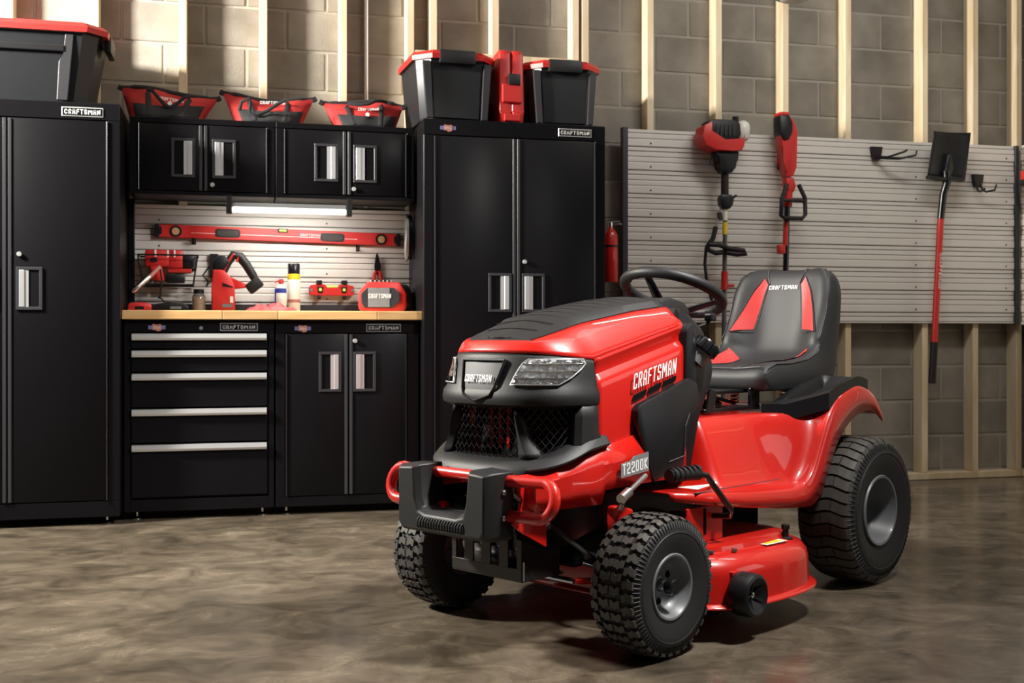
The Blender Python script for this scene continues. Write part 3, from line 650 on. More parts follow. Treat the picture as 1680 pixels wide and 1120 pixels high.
# bags
def bag(label, x0, x1, b0, b1, ztop, kind):
    zb0 = 1.8535; y = 5.60; W0 = .11
    t = thing('tool_bag', label, 'bag', ((b0+b1)/2, y, zb0)); cx = (b0+b1)/2
    L0, L1, l0, l1 = x0-cx, x1-cx, b0-cx, b1-cx; H = ztop-zb0
    n, mm = 22, 9; G = []; Gb = []
    rnd = random.Random(kind*13+1)
    for i in range(n+1):
        f = i/n; row = []
        for k in range(mm+1):
            v = k/mm; zz = H*v
            xa = lerp(l0, L0, v**1.1); xb = lerp(l1, L1, v**1.1)
            endp = min(f, 1-f)*2
            wd = W0*(1-.93*v**1.4)*min(1, .25+1.1*endp**.5) if v > .001 else W0*min(1, .6+endp)
            wd += .008*math.sin(f*13+kind)*math.sin(v*5)
            sag = (-.022*v*(1-abs(2*f-1))*(.4 if kind != 2 else .1)+.012*v*math.sin(f*5.5+kind*2))
            row.append((lerp(xa, xb, f), -max(.006, wd), zz+sag-(.022*v*f if kind == 0 else .012*v*f)))
        G.append(row)
    top = [g[-1] for g in G]
    full = [g+[(p[0], -p[1], p[2]) for p in reversed(g)] for g in G]
    m = MB().grid(full); m.f.append(tuple(range(len(full[0])))); m.f.append(tuple(len(m.v)-1-q for q in range(len(full[0]))))
    m.build('body', 'redcl', t, 50)
    # black base wrap over the middle, slightly proud
    base = []
    for i in range(2, n):
        f = i/n; row = []
        for k in range(0, 5):
            p = G[i][k]; hk = H*(.38+.10*abs(2*f-1)); z = hk*k/4
            q = G[i][min(mm, int(round(z/H*mm)))]
            row.append((q[0], min(q[1], G[i][0][1]+.006 if k else 9)-.006 if False else q[1]-.005, z+.001))
        base.append(row)
    MB().grid([b+[(p[0], -p[1], p[2]) for p in reversed(b)] for b in base]).build('base_wrap', 'blkcl', t, 50, solid=.002)
    MB().tube([(p[0], 0, p[2]+.004) for p in top], [.014 if 2 < i < n-2 else .008 for i in range(n+1)], 8, flat=.9).build('zip_strip', 'blkcl', t, 60)
    for e, s in ((top[0], -1), (top[-1], 1)): MB().box(e[0]-.012, e[0]+.012, -.008, .008, e[2]-.012, e[2]+.012, .003, rotm('Y', math.radians(-25*s))).build('end_tab', 'blkcl', t)
    xs = (.28, .72)
    def at(f, v): 
        i = min(n-1, int(f*n)); a = f*n-i; k = min(mm-1, int(v*mm)); b = v*mm-k
        p = [lerp(lerp(G[i][k][c], G[i+1][k][c], a), lerp(G[i][k+1][c], G[i+1][k+1][c], a), b) for c in range(3)]; return p
    for f in xs:
        pts = [at(f, v) for v in (.05, .2, .4, .6, .8, .86)]; MB().tube([(p[0], p[1]-.006, p[2]) for p in pts], .012, 8, flat=.22, up=(0, -1, 0)).build('strap', 'blkcl', t, 60)
    # hanging handle
    p0, p1 = at(xs[0], .85), at(xs[1], .85)
    if kind == 1: hp = [(lerp(p0[0], p1[0], a), -.115-.0*a, lerp(p0[2], p1[2], a)-d) for a, d in ((-.25, .06), (-.2, .02), (0, .0), (.02, .03), (.0, .07), (.2, .075), (.45, .055), (.7, .02), (.9, .0), (1.0, .004))]
    elif kind == 2: hp = [(lerp(p0[0], p1[0], a), -.07-.02*math.sin(a*PI), lerp(p0[2], p1[2], a)-d+.012) for a, d in ((0, .0), (.15, .008), (.35, .013), (.6, .010), (.8, -.005), (1.0, -.006), (1.15, .0))]
    else: hp = [(lerp(p0[0], p1[0], a), -.085-.02*math.sin(a*PI), lerp(p0[2], p1[2], a)-d+.004) for a, d in ((-.02, .0), (.12, .004), (.25, .030), (.42, .062), (.55, .068), (.72, .045), (.88, .008), (1.02, .0))]
    MB().tube(hp, .0085, 8, flat=.4, up=(0, -1, 0)).build('handle', 'blkcl', t, 60)
    for p in (p0, p1): MB().lathe([(-.003, .005), (.002, .005)], (p[0], p[1]-.02, p[2]), 'y', 10).build('rivet', 'chrome', t)
    f0, f1, vv = .40, .68, (.62 if kind != 1 else .80)
    a, b = at(f0, vv), at(f1, vv); d = Vector((b[0]-a[0], 0, b[2]-a[2]))
    a = (a[0], min(at(q, v)[1] for q in (f0, .54, f1) for v in (vv, vv-.08))-.014, a[2])
    lettering('lettering', 'CRAFTSMAN', planar(a, d.normalized(), (0, .25, .97)), .016, d.length, 'white', t, .22)
    if kind != 1: MB().lathe([(-.001, .010), (.001, .010)], (a[0]+d.x*.45, a[1]-.002, a[2]-.017), 'y', 14).build('emblem', 'white', t)
    return t
bag('red and black tool bag with a drooping handle beside the big tote', -.528, -.082, -.485, -.16, 2.005, 0)
bag('red and black tool bag with a twisted handle, between the other two bags', -.066, .372, .0, .308, 1.995, 1)
bag('red and black tool bag with handles folded on its zip beside the smaller totes', .408, .812, .475, .765, 1.99, 2)

# ================================================================== ON THE BACK WALL
t = thing('fire_extinguisher', 'red fire extinguisher on the block wall between tall cabinet and slat panel', 'extinguisher', (1.935, 5.70, 1.12))
MB().lathe([(0, .034), (.006, .038), (.25, .038), (.272, .026), (.285, .014), (.295, .013)], (0, 0, 0), 'z', 24).build('cylinder', 'red', t, 50)
MB().lathe([(.185, .0385), (.197, .0385)], (0, 0, 0), 'z', 24).build('strap', 'blk', t)
MB().lathe([(.292, .011), (.318, .011)], (0, 0, 0), 'z', 12).build('valve', 'chrome', t, 40)
MB().box(-.012, .06, -.008, .008, .306, .314, .002).box(-.02, .05, -.008, .008, .318, .324, .002, rotm('Y', math.radians(-6))).build('lever', 'chrome', t)
MB().box(-.02, .02, .036, .165, .18, .20, .002).build('bracket', 'blk', t)
# string trimmer
t = thing('string_trimmer', 'red and black petrol string trimmer hanging engine up on the slat panel', 'trimmer')
yt = 5.66
MB().prism([(2.418, 1.90), (2.43, 1.96), (2.475, 1.985), (2.47, 1.93), (2.55, 1.885), (2.655, 1.895), (2.665, 1.93), (2.66, 1.86), (2.645, 1.835), (2.60, 1.83), (2.50, 1.83), (2.44, 1.855)], 'y', yt-.06, yt+.06, .008).build('engine_cover', 'redpl', t, 40)
MB().prism([(2.45, 1.985), (2.49, 2.0), (2.60, 2.0), (2.64, 1.985), (2.65, 1.92), (2.60, 1.885), (2.53, 1.885), (2.475, 1.925)], 'y', yt-.05, yt+.05, .010).build('cylinder_shroud', 'blkm', t, 40)
for i in range(5): MB().box(2.50+i*.024, 2.508+i*.024, yt-.056, yt-.048, 1.91, 1.97, .001).build('cooling_fin', 'frame', t)
MB().lathe([(-.055, .02), (-.04, .036), (.015, .040), (.04, .034), (.055, .016)], (2.668, yt-.02, 1.945), 'z', 18).build('fuel_tank', 'trans', t, 50)
MB().lathe([(-.02, .016), (.02, .018)], (2.625, yt-.02, 2.0), 'z', 14).build('fuel_cap', 'blk', t, 40)
MB().prism([(2.51, 1.832), (2.64, 1.832), (2.635, 1.79), (2.61, 1.745), (2.60, 1.715), (2.545, 1.715), (2.54, 1.745), (2.515, 1.80)], 'y', yt-.04, yt+.04, .008).build('clutch_housing', 'blk', t, 40)
MB().tube([(2.50, yt, 1.835), (2.485, yt, 1.76), (2.54, yt, 1.775)], .005, 6).build('stand', 'blk', t)
MB().tube([(2.572, yt, 1.72), (2.572, yt, 1.60)], .021, 14).build('throttle_grip', 'blkm', t, 60)
MB().prism([(2.545, 1.60), (2.605, 1.60), (2.618, 1.575), (2.61, 1.54), (2.59, 1.52), (2.555, 1.52), (2.538, 1.545), (2.535, 1.58)], 'y', yt-.025, yt+.025, .008).build('trigger_housing', 'blk', t, 40)
MB().tube([(2.605, yt, 1.57), (2.628, yt, 1.59), (2.64, yt, 1.60)], .006, 6).build('trigger', 'blk', t)
MB().tube([(2.575, yt, 1.53), (2.562, yt, .50)], .0125, 12).build('shaft', 'tube', t, 60)
MB().tube([(2.574, yt, 1.52), (2.573, yt, 1.46)], .0135, 12).build('warning_label', 'label', t, 60)
MB().tube([(2.573, yt, 1.45), (2.572, yt, 1.385)], .0137, 12).build('yellow_label', 'yellow', t, 60)
MB().tube([(2.568, yt-.015, 1.29), (2.50, yt-.045, 1.28), (2.455, yt-.05, 1.295), (2.46, yt-.04, 1.325), (2.52, yt-.04, 1.325), (2.58, yt-.04, 1.305), (2.66, yt-.05, 1.295), (2.672, yt-.05, 1.28), (2.62, yt-.05, 1.275), (2.568, yt-.03, 1.285)], .014, 10, closed=True).build('loop_handle', 'blkm', t, 60)
MB().tube([(2.570, yt-.003, 1.185), (2.569, yt-.003, 1.085)], .019, 12).box(2.575, 2.62, yt-.02, yt-.005, 1.10, 1.116, .003).build('coupler', 'redpl', t, 60)
MB().tube([(2.567, yt, .78), (2.565, yt, .62)], .022, 12).build('lower_sleeve', 'blk', t, 60)
MB().tube([(2.54, yt-.01, 1.53), (2.53, yt-.02, 1.47), (2.51, yt-.02, 1.41)], .005, 6).build('strap_clip', 'chrome', t)
MB().tube([(2.535, yt-.01, 1.50), (2.538, yt-.02, 1.46)], .014, 8).build('strap_buckle', 'blk', t)
MB().tube([(2.51, yt-.02, 1.42), (2.49, yt-.03, 1.36), (2.455, yt-.03, 1.31)], .017, 8, flat=.8).build('harness_pad', 'blkcl', t, 60)
MB().tube([(2.45, yt-.03, 1.31), (2.443, yt-.03, 1.22), (2.455, yt-.03, 1.12), (2.485, yt-.03, 1.02), (2.465, yt-.03, .93)], .010, 8, flat=.9).build('harness_strap', 'blkcl', t, 60)
rebase(t)
h = MB().box(2.55, 2.60, 5.735, 5.754, 1.76, 1.80, .003).tube([(2.555, 5.74, 1.775), (2.548, 5.72, 1.77), (2.535, 5.705, 1.775)], .006, 6).tube([(2.595, 5.74, 1.775), (2.600, 5.72, 1.77), (2.615, 5.705, 1.775)], .006, 6).build('panel_hook', 'blk'); tag(h, 'black double hook behind the string trimmer', 'hook'); rebase(h)
# electric pole tool
t = thing('pole_tool', 'slim red electric pole tool with a black D-handle hanging on the slat panel', 'power tool')
MB().prism([(2.885, 2.05), (2.935, 2.05), (2.945, 2.02), (2.975, 1.985), (2.99, 1.96), (2.985, 1.76), (2.965, 1.71), (2.925, 1.70), (2.915, 1.72), (2.91, 1.80), (2.89, 1.87), (2.883, 1.96)], 'y', yt-.035, yt+.035, .010).build('housing', 'redpl', t, 40)
MB().prism([(2.878, 2.04), (2.935, 2.04), (2.955, 2.0), (2.955, 1.95), (2.935, 1.91), (2.90, 1.90), (2.88, 1.94)], 'y', yt-.045, yt+.045, .008).build('battery', 'blk', t, 40)
MB().box(2.882, 2.935, yt-.04, yt+.04, 2.04, 2.058, .004).build('end_button', 'redpl', t)
MB().prism([(2.92, 1.705), (2.97, 1.705), (2.985, 1.655), (2.97, 1.62), (2.935, 1.62), (2.925, 1.66)], 'y', yt-.025, yt+.025, .008).build('neck', 'redpl', t, 40)
MB().tube([(2.925, yt-.03, 1.665), (2.89, yt-.04, 1.58), (2.885, yt-.04, 1.49), (2.905, yt-.04, 1.478), (3.01, yt-.04, 1.478), (3.03, yt-.04, 1.50), (3.028, yt-.04, 1.59), (2.995, yt-.03, 1.665)], .012, 10).build('d_handle', 'blkm', t, 60)
MB().tube([(2.89, yt-.04, 1.575), (3.02, yt-.04, 1.575)], .009, 8).build('handle_bar', 'blkm', t, 60)
MB().tube([(2.945, yt, 1.63), (2.943, yt, 1.545)], .026, 12).build('collar', 'redpl', t, 60)
MB().tube([(2.942, yt, 1.55), (2.918, yt, .62)], .016, 12).build('shaft', 'blkg', t, 60)
MB().tube([(2.932, yt-.005, 1.46), (2.928, yt-.005, 1.33)], .0145, 12).build('shaft_label', 'redpl', t, 60)
MB().lathe([(-.02, .012), (.0, .018), (.02, .012)], (2.905, yt, 1.305), 'z', 10).box(2.885, 2.925, yt-.018, yt+.018, 1.285, 1.335, .006).build('clamp_knob', 'redpl', t, 40)
rebase(t)
h = MB().box(2.93, 2.975, 5.735, 5.754, 1.76, 1.80, .003).tube([(2.935, 5.74, 1.78), (2.935, 5.71, 1.775), (2.935, 5.698, 1.785)], .006, 6).tube([(2.97, 5.74, 1.78), (2.97, 5.71, 1.775), (2.97, 5.698, 1.785)], .006, 6).build('panel_hook', 'blk'); tag(h, 'black double hook behind the slim pole tool', 'hook'); rebase(h)
# shovel
t = thing('shovel', 'square shovel with black blade and red handle hanging blade up', 'shovel')
ysv = 5.63
G = []
for i in range(9):
    f = i/8; row = []
    xa, xb = lerp(3.782, 3.838, f), lerp(4.025, 4.078, f); z = lerp(1.735, 1.995, f)
    for k in range(11):
        g = k/10; dip = .03*(1-(2*g-1)**2)*(1-.3*f)
        row.append((lerp(xa, xb, g), ysv+dip-.015+(.02*f), z-.02*(1-f)*g-(.0)))
    G.append(row)
MB().grid(G).build('blade', 'blk', t, 60, solid=.003)
MB().prism([(3.895, 1.70), (3.93, 1.70), (3.955, 1.79), (3.945, 1.86), (3.935, 1.88), (3.92, 1.86), (3.905, 1.79)], 'y', ysv-.012, ysv+.018, .008).build('frog', 'blk', t, 40)
for a, b in ((3.785, 3.9), (3.925, 4.015)): MB().box(a, b, ysv-.03, ysv+.008, 1.715, 1.735, .005, rotm('Y', math.radians(5))).build('tread_step', 'blk', t)
MB().tube([(3.915, ysv, 1.77), (3.918, ysv, 1.70), (3.906, ysv+.015, 1.64), (3.893, ysv+.02, 1.50)], [.024, .022, .021, .020], 14).build('socket', 'blkg', t, 60)
MB().tube([(3.893, ysv+.02, 1.51), (3.851, ysv+.02, .79)], .0185, 14).build('handle', 'redpl', t, 60)
MB().tube([(3.851, ysv+.02, .80), (3.837, ysv+.02, .565)], [.021, .020], 14).build('grip', 'blkm', t, 60)
lettering('lettering', 'CRAFTSMAN', lambda u, v: Vector((3.882+v-.008-(1.32-(1.32-u))*.0583, ysv+.0008, 1.305-u)), .016, .20, 'white', t, .2)
rebase(t)
h = MB().box(3.91, 3.96, 5.73, 5.754, 1.80, 1.85, .003).tube([(3.92, 5.74, 1.82), (3.92, 5.67, 1.815), (3.92, 5.662, 1.83)], .006, 6).tube([(3.95, 5.74, 1.82), (3.95, 5.67, 1.815), (3.95, 5.662, 1.83)], .006, 6).build('panel_hook', 'blk'); tag(h, 'black double hook behind the neck of the shovel', 'hook'); rebase(h)
def jhook(label, x, z, pts):
    h = MB().prism([(x, z), (x+.075, z), (x+.062, z-.03), (x+.058, z-.075), (x+.018, z-.075), (x+.012, z-.03)], 'y', 5.725, 5.754, .004).build('panel_hook', 'blk', None, 40)
    tag(h, label, 'hook')
    for pp in pts: MB().tube(pp, .006, 8).build('prong', 'blk', h, 60)
    rebase(h)
jhook('empty black double hook on the slat panel between pole tool and shovel', 3.50, 1.91, [[(3.53, 5.73, 1.855), (3.56, 5.66, 1.84), (3.63, 5.60, 1.865), (3.645, 5.60, 1.875)], [(3.55, 5.73, 1.845), (3.62, 5.64, 1.83), (3.70, 5.60, 1.848), (3.705, 5.60, 1.872)]])
jhook('empty black double hook on the slat panel between shovel and wall corner', 4.16, 1.775, [[(4.182, 5.73, 1.71), (4.17, 5.70, 1.68), (4.175, 5.685, 1.668), (4.205, 5.68, 1.685)], [(4.212, 5.73, 1.71), (4.205, 5.70, 1.68), (4.215, 5.685, 1.668), (4.262, 5.67, 1.678), (4.272, 5.668, 1.71)]])
t = thing('hanging_tool', 'red tool with a dark nose hanging on the right-hand wall past the corner', 'tool', (4.43, 5.60, 1.735))
MB().box(-.01, .055, -.06, .06, .0, .06, .015).build('body', 'redpl', t, 40); MB().box(-.02, .05, -.05, .065, -.03, .004, .01).build('nose', 'blk', t, 40)
# hanging lamp just at the top of the picture
t = thing('ceiling_lamp', 'dark dome lamp hanging from the ceiling above the pole tool', 'lamp', (2.50, 4.75, 2.387))
MB().lathe([(0, .03), (.002, .062), (.012, .085), (.03, .12), (.06, .13), (.085, .10), (.11, .05), (.125, .012), (.858, .010)], (0, 0, 0), 'z', 28).build('shade', 'grey2', t, 50)
MB().lathe([(-.002, .001), (-.002, .055), (.001, .06)], (0, 0, 0), 'z', 24).build('diffuser', 'trans', t, 40)

# ================================================================== RIDING MOWER  (local: x forward, y towards its left side, z up; origin under the front axle)
AL = math.radians(46)
cy_, sy_ = math.cos(YAW), math.sin(YAW)
def uv2w(u, d): return (u*cy_+d*sy_, -u*sy_+d*cy_)
ox, oy = uv2w(.090, 3.252); fx, fy = uv2w(-math.cos(AL), -math.sin(AL))
mow = thing('riding_mower', 'red and black riding lawn mower with front bumper, parked on the concrete floor', 'lawn mower', (ox, oy, 0), math.atan2(fy, fx))
def plan(z, deg, off=0, dx=0):
    th = math.radians(deg)
    x0 = interp(z, [(.38, .297), (.46, .295), (.55, .275), (.69, .262), (.795, .238)])+dx; W_ = interp(z, [(.38, .254), (.46, .25), (.69, .24), (.795, .225)]); n = interp(z, [(.69, 2.5), (.8, 2.2)]); L = .2
    def p(t): 
        s, c = math.sin(t), max(0, math.cos(t)); return Vector((x0-L+L*abs(c)**(2/n), W_*math.copysign(abs(s)**(2/n), s), z))
    q = p(th)
    if off:
        a, b = p(max(-PI/2, th-.02)), p(min(PI/2, th+.02)); t_ = (b-a).normalized(); nrm = Vector((t_.y, -t_.x, 0)); q = q+nrm*off
    return q
def wside(X): return interp(X, [(-.36, .244), (.04, .2285)])
def z1(X): return .787-.25*X

# ---- hood
hood = MB()
def outer(u):
    if u <= 1:
        q = plan(.795, 90*u); z = lerp(.797, .777, u**2); return Vector((q.x, q.y, z))
    X = lerp(.038, -.345, u-1); return Vector((X, lerp(.225, .243, u-1), z1(X)))
def inner(u):
    if u <= .5: return Vector((lerp(.192, .183, u*2), .118*u*2, .826+.0*u))
    if u <= 1: a = (u-.5)*2; return Vector((lerp(.183, .06, a), lerp(.118, .148, a**.6), interp(lerp(.183, .06, a), [(.06, .862), (.13, .843), (.19, .826)])))
    X = lerp(.06, -.345, u-1); return Vector((X, lerp(.148, .172, u-1), interp(X, [(-.345, .927), (-.205, .911), (.014, .874), (.06, .862)])))
us = [i/16 for i in range(16)]+[1+i/14 for i in range(15)]
def mirror(rows): return [[Vector((p.x, -p.y, p.z)) for p in r] for r in reversed(rows)]
rows = []
for u in us:
    a, b = inner(u), outer(u); r = []
    for k in range(9):
        f = k/8; p = a.lerp(b, f); p.z += .014*math.sin(PI*f)*(1 if u <= 1 else 1.0); p.z -= 0
        if f > .85: p.z -= 0
        r.append(p)
    rows.append(r)
rows_full = mirror(rows)[:-1]+rows
MB().grid(rows_full).build('hood', 'red', mow, 50, solid=.004)
hoodp = mow.children[0]
# hood sides below the crease
for sgn in (1, -1):
    cols = []
    for i in range(17):
        X = lerp(.042, -.345, i/16); a = z1(X); wy = wside(X)
        sec = [(0, wy-.0005), (-.010, wy-.003), (-.03, wy-.010), (-.045, wy-.010), (-.058, wy+.001), (-.064, wy+.005), (-.085, wy+.007)]
        r = [Vector((X, sgn*y, a+dz)) for dz, y in sec]
        for f in (.25, .5, .75, 1): r.append(Vector((X, sgn*(wy+.007+.006*f), lerp(a-.085, .425, f))))
        cols.append(r)
    MB().grid(cols).build('hood_side', 'red', hoodp, 40, solid=.003)
# black top cap
cap = []
for u in us:
    e = inner(u); c = Vector((min(e.x, .188), 0, e.z+.034))
    X = e.x
    zc = e.z+interp(X, [(-.345, .034), (.06, .030), (.19, .008)])
    s1 = Vector((e.x-(.010 if u <= 1 else 0), e.y*(.90 if u <= 1 else 1)-(.022 if u > 1 else .022*u), e.z+interp(X, [(-.3, .020), (.06, .018), (.19, .008)])))
    r = [e+Vector((0, 0, -.006)), e+Vector((0, 0, .003)), s1]
    for k in range(1, 6):
        f = k/5; r.append(Vector((lerp(s1.x, min(X, .186), f), s1.y*(1-f), lerp(s1.z, zc, math.sin(f*PI/2)))))
    cap.append(r)
capo = MB().grid(mirror(cap)[:-1]+cap).build('hood_cap', 'blkm', mow, 28, solid=.003, weld=True)
MB().prism([(-.335, .905), (-.345, .952), (-.40, .957), (-.47, .945), (-.50, .915), (-.48, .87), (-.36, .86)], 'y', -.165, .165, .012).build('cap_rear', 'blkm', capo, 40)
for k in range(9):
    X = .13-k*.05; e = interp(X, [(-.345, .927), (-.205, .911), (.014, .874), (.06, .862), (.13, .843), (.19, .826)])
    wd = interp(X, [(-.345, .135), (.06, .115), (.19, .08)])
    zc = e+interp(X, [(-.345, .034), (.06, .030), (.19, .008)]); ze = e+interp(X, [(-.3, .020), (.06, .018), (.19, .008)])
    pts = [Vector((X, wd*s, lerp(ze, zc, math.sin((1-abs(s))*PI/2))+.0006)) for s in [j/8-1 for j in range(17)]]
    MB().tube(pts, .0016, 5).build('cap_rib', 'blk', capo)

# ---- front fascia
fas_rows = []
for dgi in range(-45, 46):
    dg = dgi*2
    r = []; ut = lerp(.797, .777, (abs(dg)/90)**2)-.797
    for z, off in ((.646, -.05), (.648, -.012), (.656, .003), (.668, .007), (.688, .006), (.702, 0), (.73, -.001), (.76, -.001), (.785, 0), (.797, -.003)):
        r.append(plan(z, dg, off)+Vector((0, 0, ut*sstep((z-.72)/.07))))
    fas_rows.append(r)
ends = [[Vector((.043, p.y, p.z)) for p in fas_rows[0]], [Vector((.043, p.y, p.z)) for p in fas_rows[-1]]]
fas_rows = [ends[0]]+fas_rows+[ends[1]]
fascia = MB().grid(fas_rows).build('front_fascia', 'blkm', mow, 35, solid=.003)
led = []
for dgi in range(-45, 46):
    dg = dgi*2; e = abs(dg)/90; lift = .055*e**3; zl = .458+.016*sstep((abs(dg)-28)/14)
    r = [plan(zl, dg, .0)+Vector((0, 0, lift)), plan(zl+.006, dg, .010)+Vector((0, 0, lift)), plan(.485, dg, .011)+Vector((0, 0, lift)), plan(.503, dg, .0)+Vector((0, 0, lift)), plan(.515, dg, -.03)+Vector((0, 0, lift)), plan(.52, dg, -.055)+Vector((0, 0, lift))]
    led.append(r)
led = [[Vector((X, p.y, p.z+(.095-X)*.12)) for p in led[0]] for X in (.014, .018, .05)]+led+[[Vector((X, p.y, p.z+(.095-X)*.12)) for p in led[-1]] for X in (.05, .018, .014)]
MB().grid(led).build('lower_lip', 'blkm', fascia, 35, solid=.003)
for s in (1, -1):
    p = []
    for z, d0, d1 in ((.655, 22, 31), (.62, 23, 34), (.585, 25, 40), (.55, 27, 47), (.53, 28, 55), (.517, 29, 60)):
        p.append([plan(z, s*lerp(d0, d1, f), o) for f, o in ((0, -.05), (0.02, -.022), (.25, -.008), (.55, -.014), (.85, -.036), (1, -.055))])
    MB().grid(p).build('grille_pillar', 'blkm', fascia, 40, solid=.003)
    p = []
    for z in (.66, .62, .58, .545, .53):
        p.append([plan(z, s*d, o) for d, o in ((76, -.05), (78, -.012), (82, .001), (90, .001))]+[Vector((.045-(.02 if z < .56 else 0), s*(plan(z, 90).y+.001), z))])
    MB().grid(p).build('end_pillar', 'blkm', fascia, 40, solid=.003)
# expanded-metal grille
gm = MB(); NR = 12
arcT = [0.0]; dcur = 0.0
while dcur < 84:
    p0 = plan(.58, dcur, -.034); dn = dcur
    while dn < 88 and (plan(.58, dn, -.034)-p0).length < .0105: dn += .1
    dcur = dn; arcT.append(dcur)
arcT = [-d for d in arcT[:0:-1]]+arcT
for k in range(NR):
    z0 = .508+k*.0130; pts = []
    for i, dg in enumerate(arcT):
        up_ = (i+k) % 2
        pts.append(plan(z0+(.0130 if up_ else 0), dg, -.034+(.004 if up_ else 0)))
    gm.tube(pts, .0023, 4, caps=False)
gm.build('grille_mesh', 'frame', fascia)
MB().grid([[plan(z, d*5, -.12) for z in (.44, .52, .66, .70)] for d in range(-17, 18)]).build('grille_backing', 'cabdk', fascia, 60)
for yv in (-.045, -.012, .02): MB().box(.155, .165, yv-.006, yv+.004, .53, .64).build('engine_bracket', 'red', fascia)
# name shield
def onf(y, z, off):
    lo, hi = -89.0, 89.0
    for _ in range(40):
        m_ = (lo+hi)/2
        if plan(z, m_).y < y: lo = m_
        else: hi = m_
    return plan(z, (lo+hi)/2, off)
def fpatch(poly, off, n=8):
    """poly [(zy-left, y-right, z)] strips"""
    return [[onf(lerp(a, b, k/n), z, off) for k in range(n+1)] for a, b, z in poly]
sh = MB().grid(fpatch([(-.072, .072, .768), (-.068, .068, .74), (-.055, .055, .70), (-.046, .046, .683)], .003)); 
sh.add([onf(-.046, .683, .003), onf(0, .683, .003), onf(.046, .683, .003), onf(0, .668, .007)], [(0, 1, 3), (1, 2, 3)])
shield = sh.build('name_shield', 'frame', fascia, 40)
mb = MB()
for pts in ([onf(-.078, .775, .004), onf(0, .775, .004), onf(.078, .775, .004)], [onf(-.078, .775, .004), onf(-.06, .70, .006), onf(-.05, .681, .008), onf(0, .665, .010), onf(.05, .681, .008), onf(.06, .70, .006), onf(.078, .775, .004)]): mb.tube(pts, .0042, 6)
mb.build('shield_rim', 'blkm', shield, 60)
lettering('lettering', 'CRAFTSMAN', lambda u, v: onf(u-.050, .716+v, .0105), .020, .100, 'white', shield, .2)
# headlights
for s in (1, -1):
    strips = [(35, 79, .778), (31, 81, .767), (28, 77, .75), (25, 70, .730), (22.5, 60, .711)]
    def hp(off, g=0): return [[plan(z, s*lerp(a+g, b-g, k/14), off) for k in range(15)] for a, b, z in strips]
    h = MB().grid(hp(.0015)).build('headlight', 'hl', mow, 60)
    for zz, n_ in ((.765, 1), (.745, 1), (.727, 1)):
        d0, d1 = interp(zz, [(c, a) for a, b, c in strips]), interp(zz, [(c, b) for a, b, c in strips])
        MB().tube([plan(zz, s*lerp(d0, d1, k/12), .003) for k in range(13)], .0018, 5).build('reflector_rib', 'chrome', h)
    MB().grid(hp(.007)).build('lens', 'lens', h, 60, solid=.0015)
    bz = [plan(z, s*a, .006) for a, b, z in strips]+[plan(strips[-1][2], s*lerp(strips[-1][0], strips[-1][1], k/6), .006) for k in range(1, 7)]+[plan(z, s*b, .006) for a, b, z in reversed(strips)][1:]+[plan(strips[0][2], s*lerp(strips[0][1], strips[0][0], k/6), .006) for k in range(1, 6)]
    MB().tube(bz, .0018, 6, closed=True).build('bezel', 'silver', h, 60)
# red skirt round the bottom
for s in (1, -1):
    cols = []
    for i_, o_, b_ in (((.283, .150, .474), (.297, .160, .452), (.290, .160, .420)), ((.262, .180, .480), (.281, .232, .455), (.276, .227, .388)), ((.20, .225, .494), (.20, .242, .468), (.2, .237, .387)),
                       ((.10, .245, .520), (.10, .252, .484), (.10, .248, .386)), ((.045, .248, .538), (.045, .258, .491), (.045, .254, .386)), ((.036, .248, .540), (.034, .2585, .492), (.028, .2545, .422)), ((-.165, .250, .575), (-.165, .2675, .508), (-.165, .263, .428))):
        cols.append([Vector((p[0], s*p[1], p[2])) for p in (i_, o_, tuple(lerp(o_[q], b_[q], .5) for q in range(3)), b_)])
    sk = MB().grid(cols).build('hood_skirt', 'red', mow, 14, solid=.004)
    if s == 1:
        pl = MB().prism([(-.018, .452), (-.142, .462), (-.142, .515), (-.075, .507), (-.065, .497), (-.018, .490)], 'y', .2685, .2715).build('model_plate', 'grey2', sk)
        lettering('lettering', 'T2200K', planar((-.024, .2722, .4585), Vector((-1, 0, .10)).normalized(), (0, 0, 1)), .031, .112, 'white', pl, .22)
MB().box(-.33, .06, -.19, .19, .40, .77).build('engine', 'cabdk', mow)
# name on the hood side and its vents
for s in (1,):
    def sidep(u, v): 
        X = -.098-u*.97; return Vector((X, wside(X)+.017, .690+u*.215+v))
    lettering('lettering', 'CRAFTSMAN', sidep, .043, .197, 'white', hoodp, .2, .12)
    for a, b in ((-.10, -.157), (-.167, -.224), (-.234, -.292)):
        k = lambda X: .687+(-.098-X)*.26
        MB().prism([(a, k(a)-.029), (b, k(b)-.029), (b-.006, k(b)-.013), (a-.010, k(a)-.013)], 'y', wside(a)+.0, wside(a)+.0155).build('vent_shade', 'cabdk', hoodp)  # proud near-black plate standing in for the shade of a recessed vent
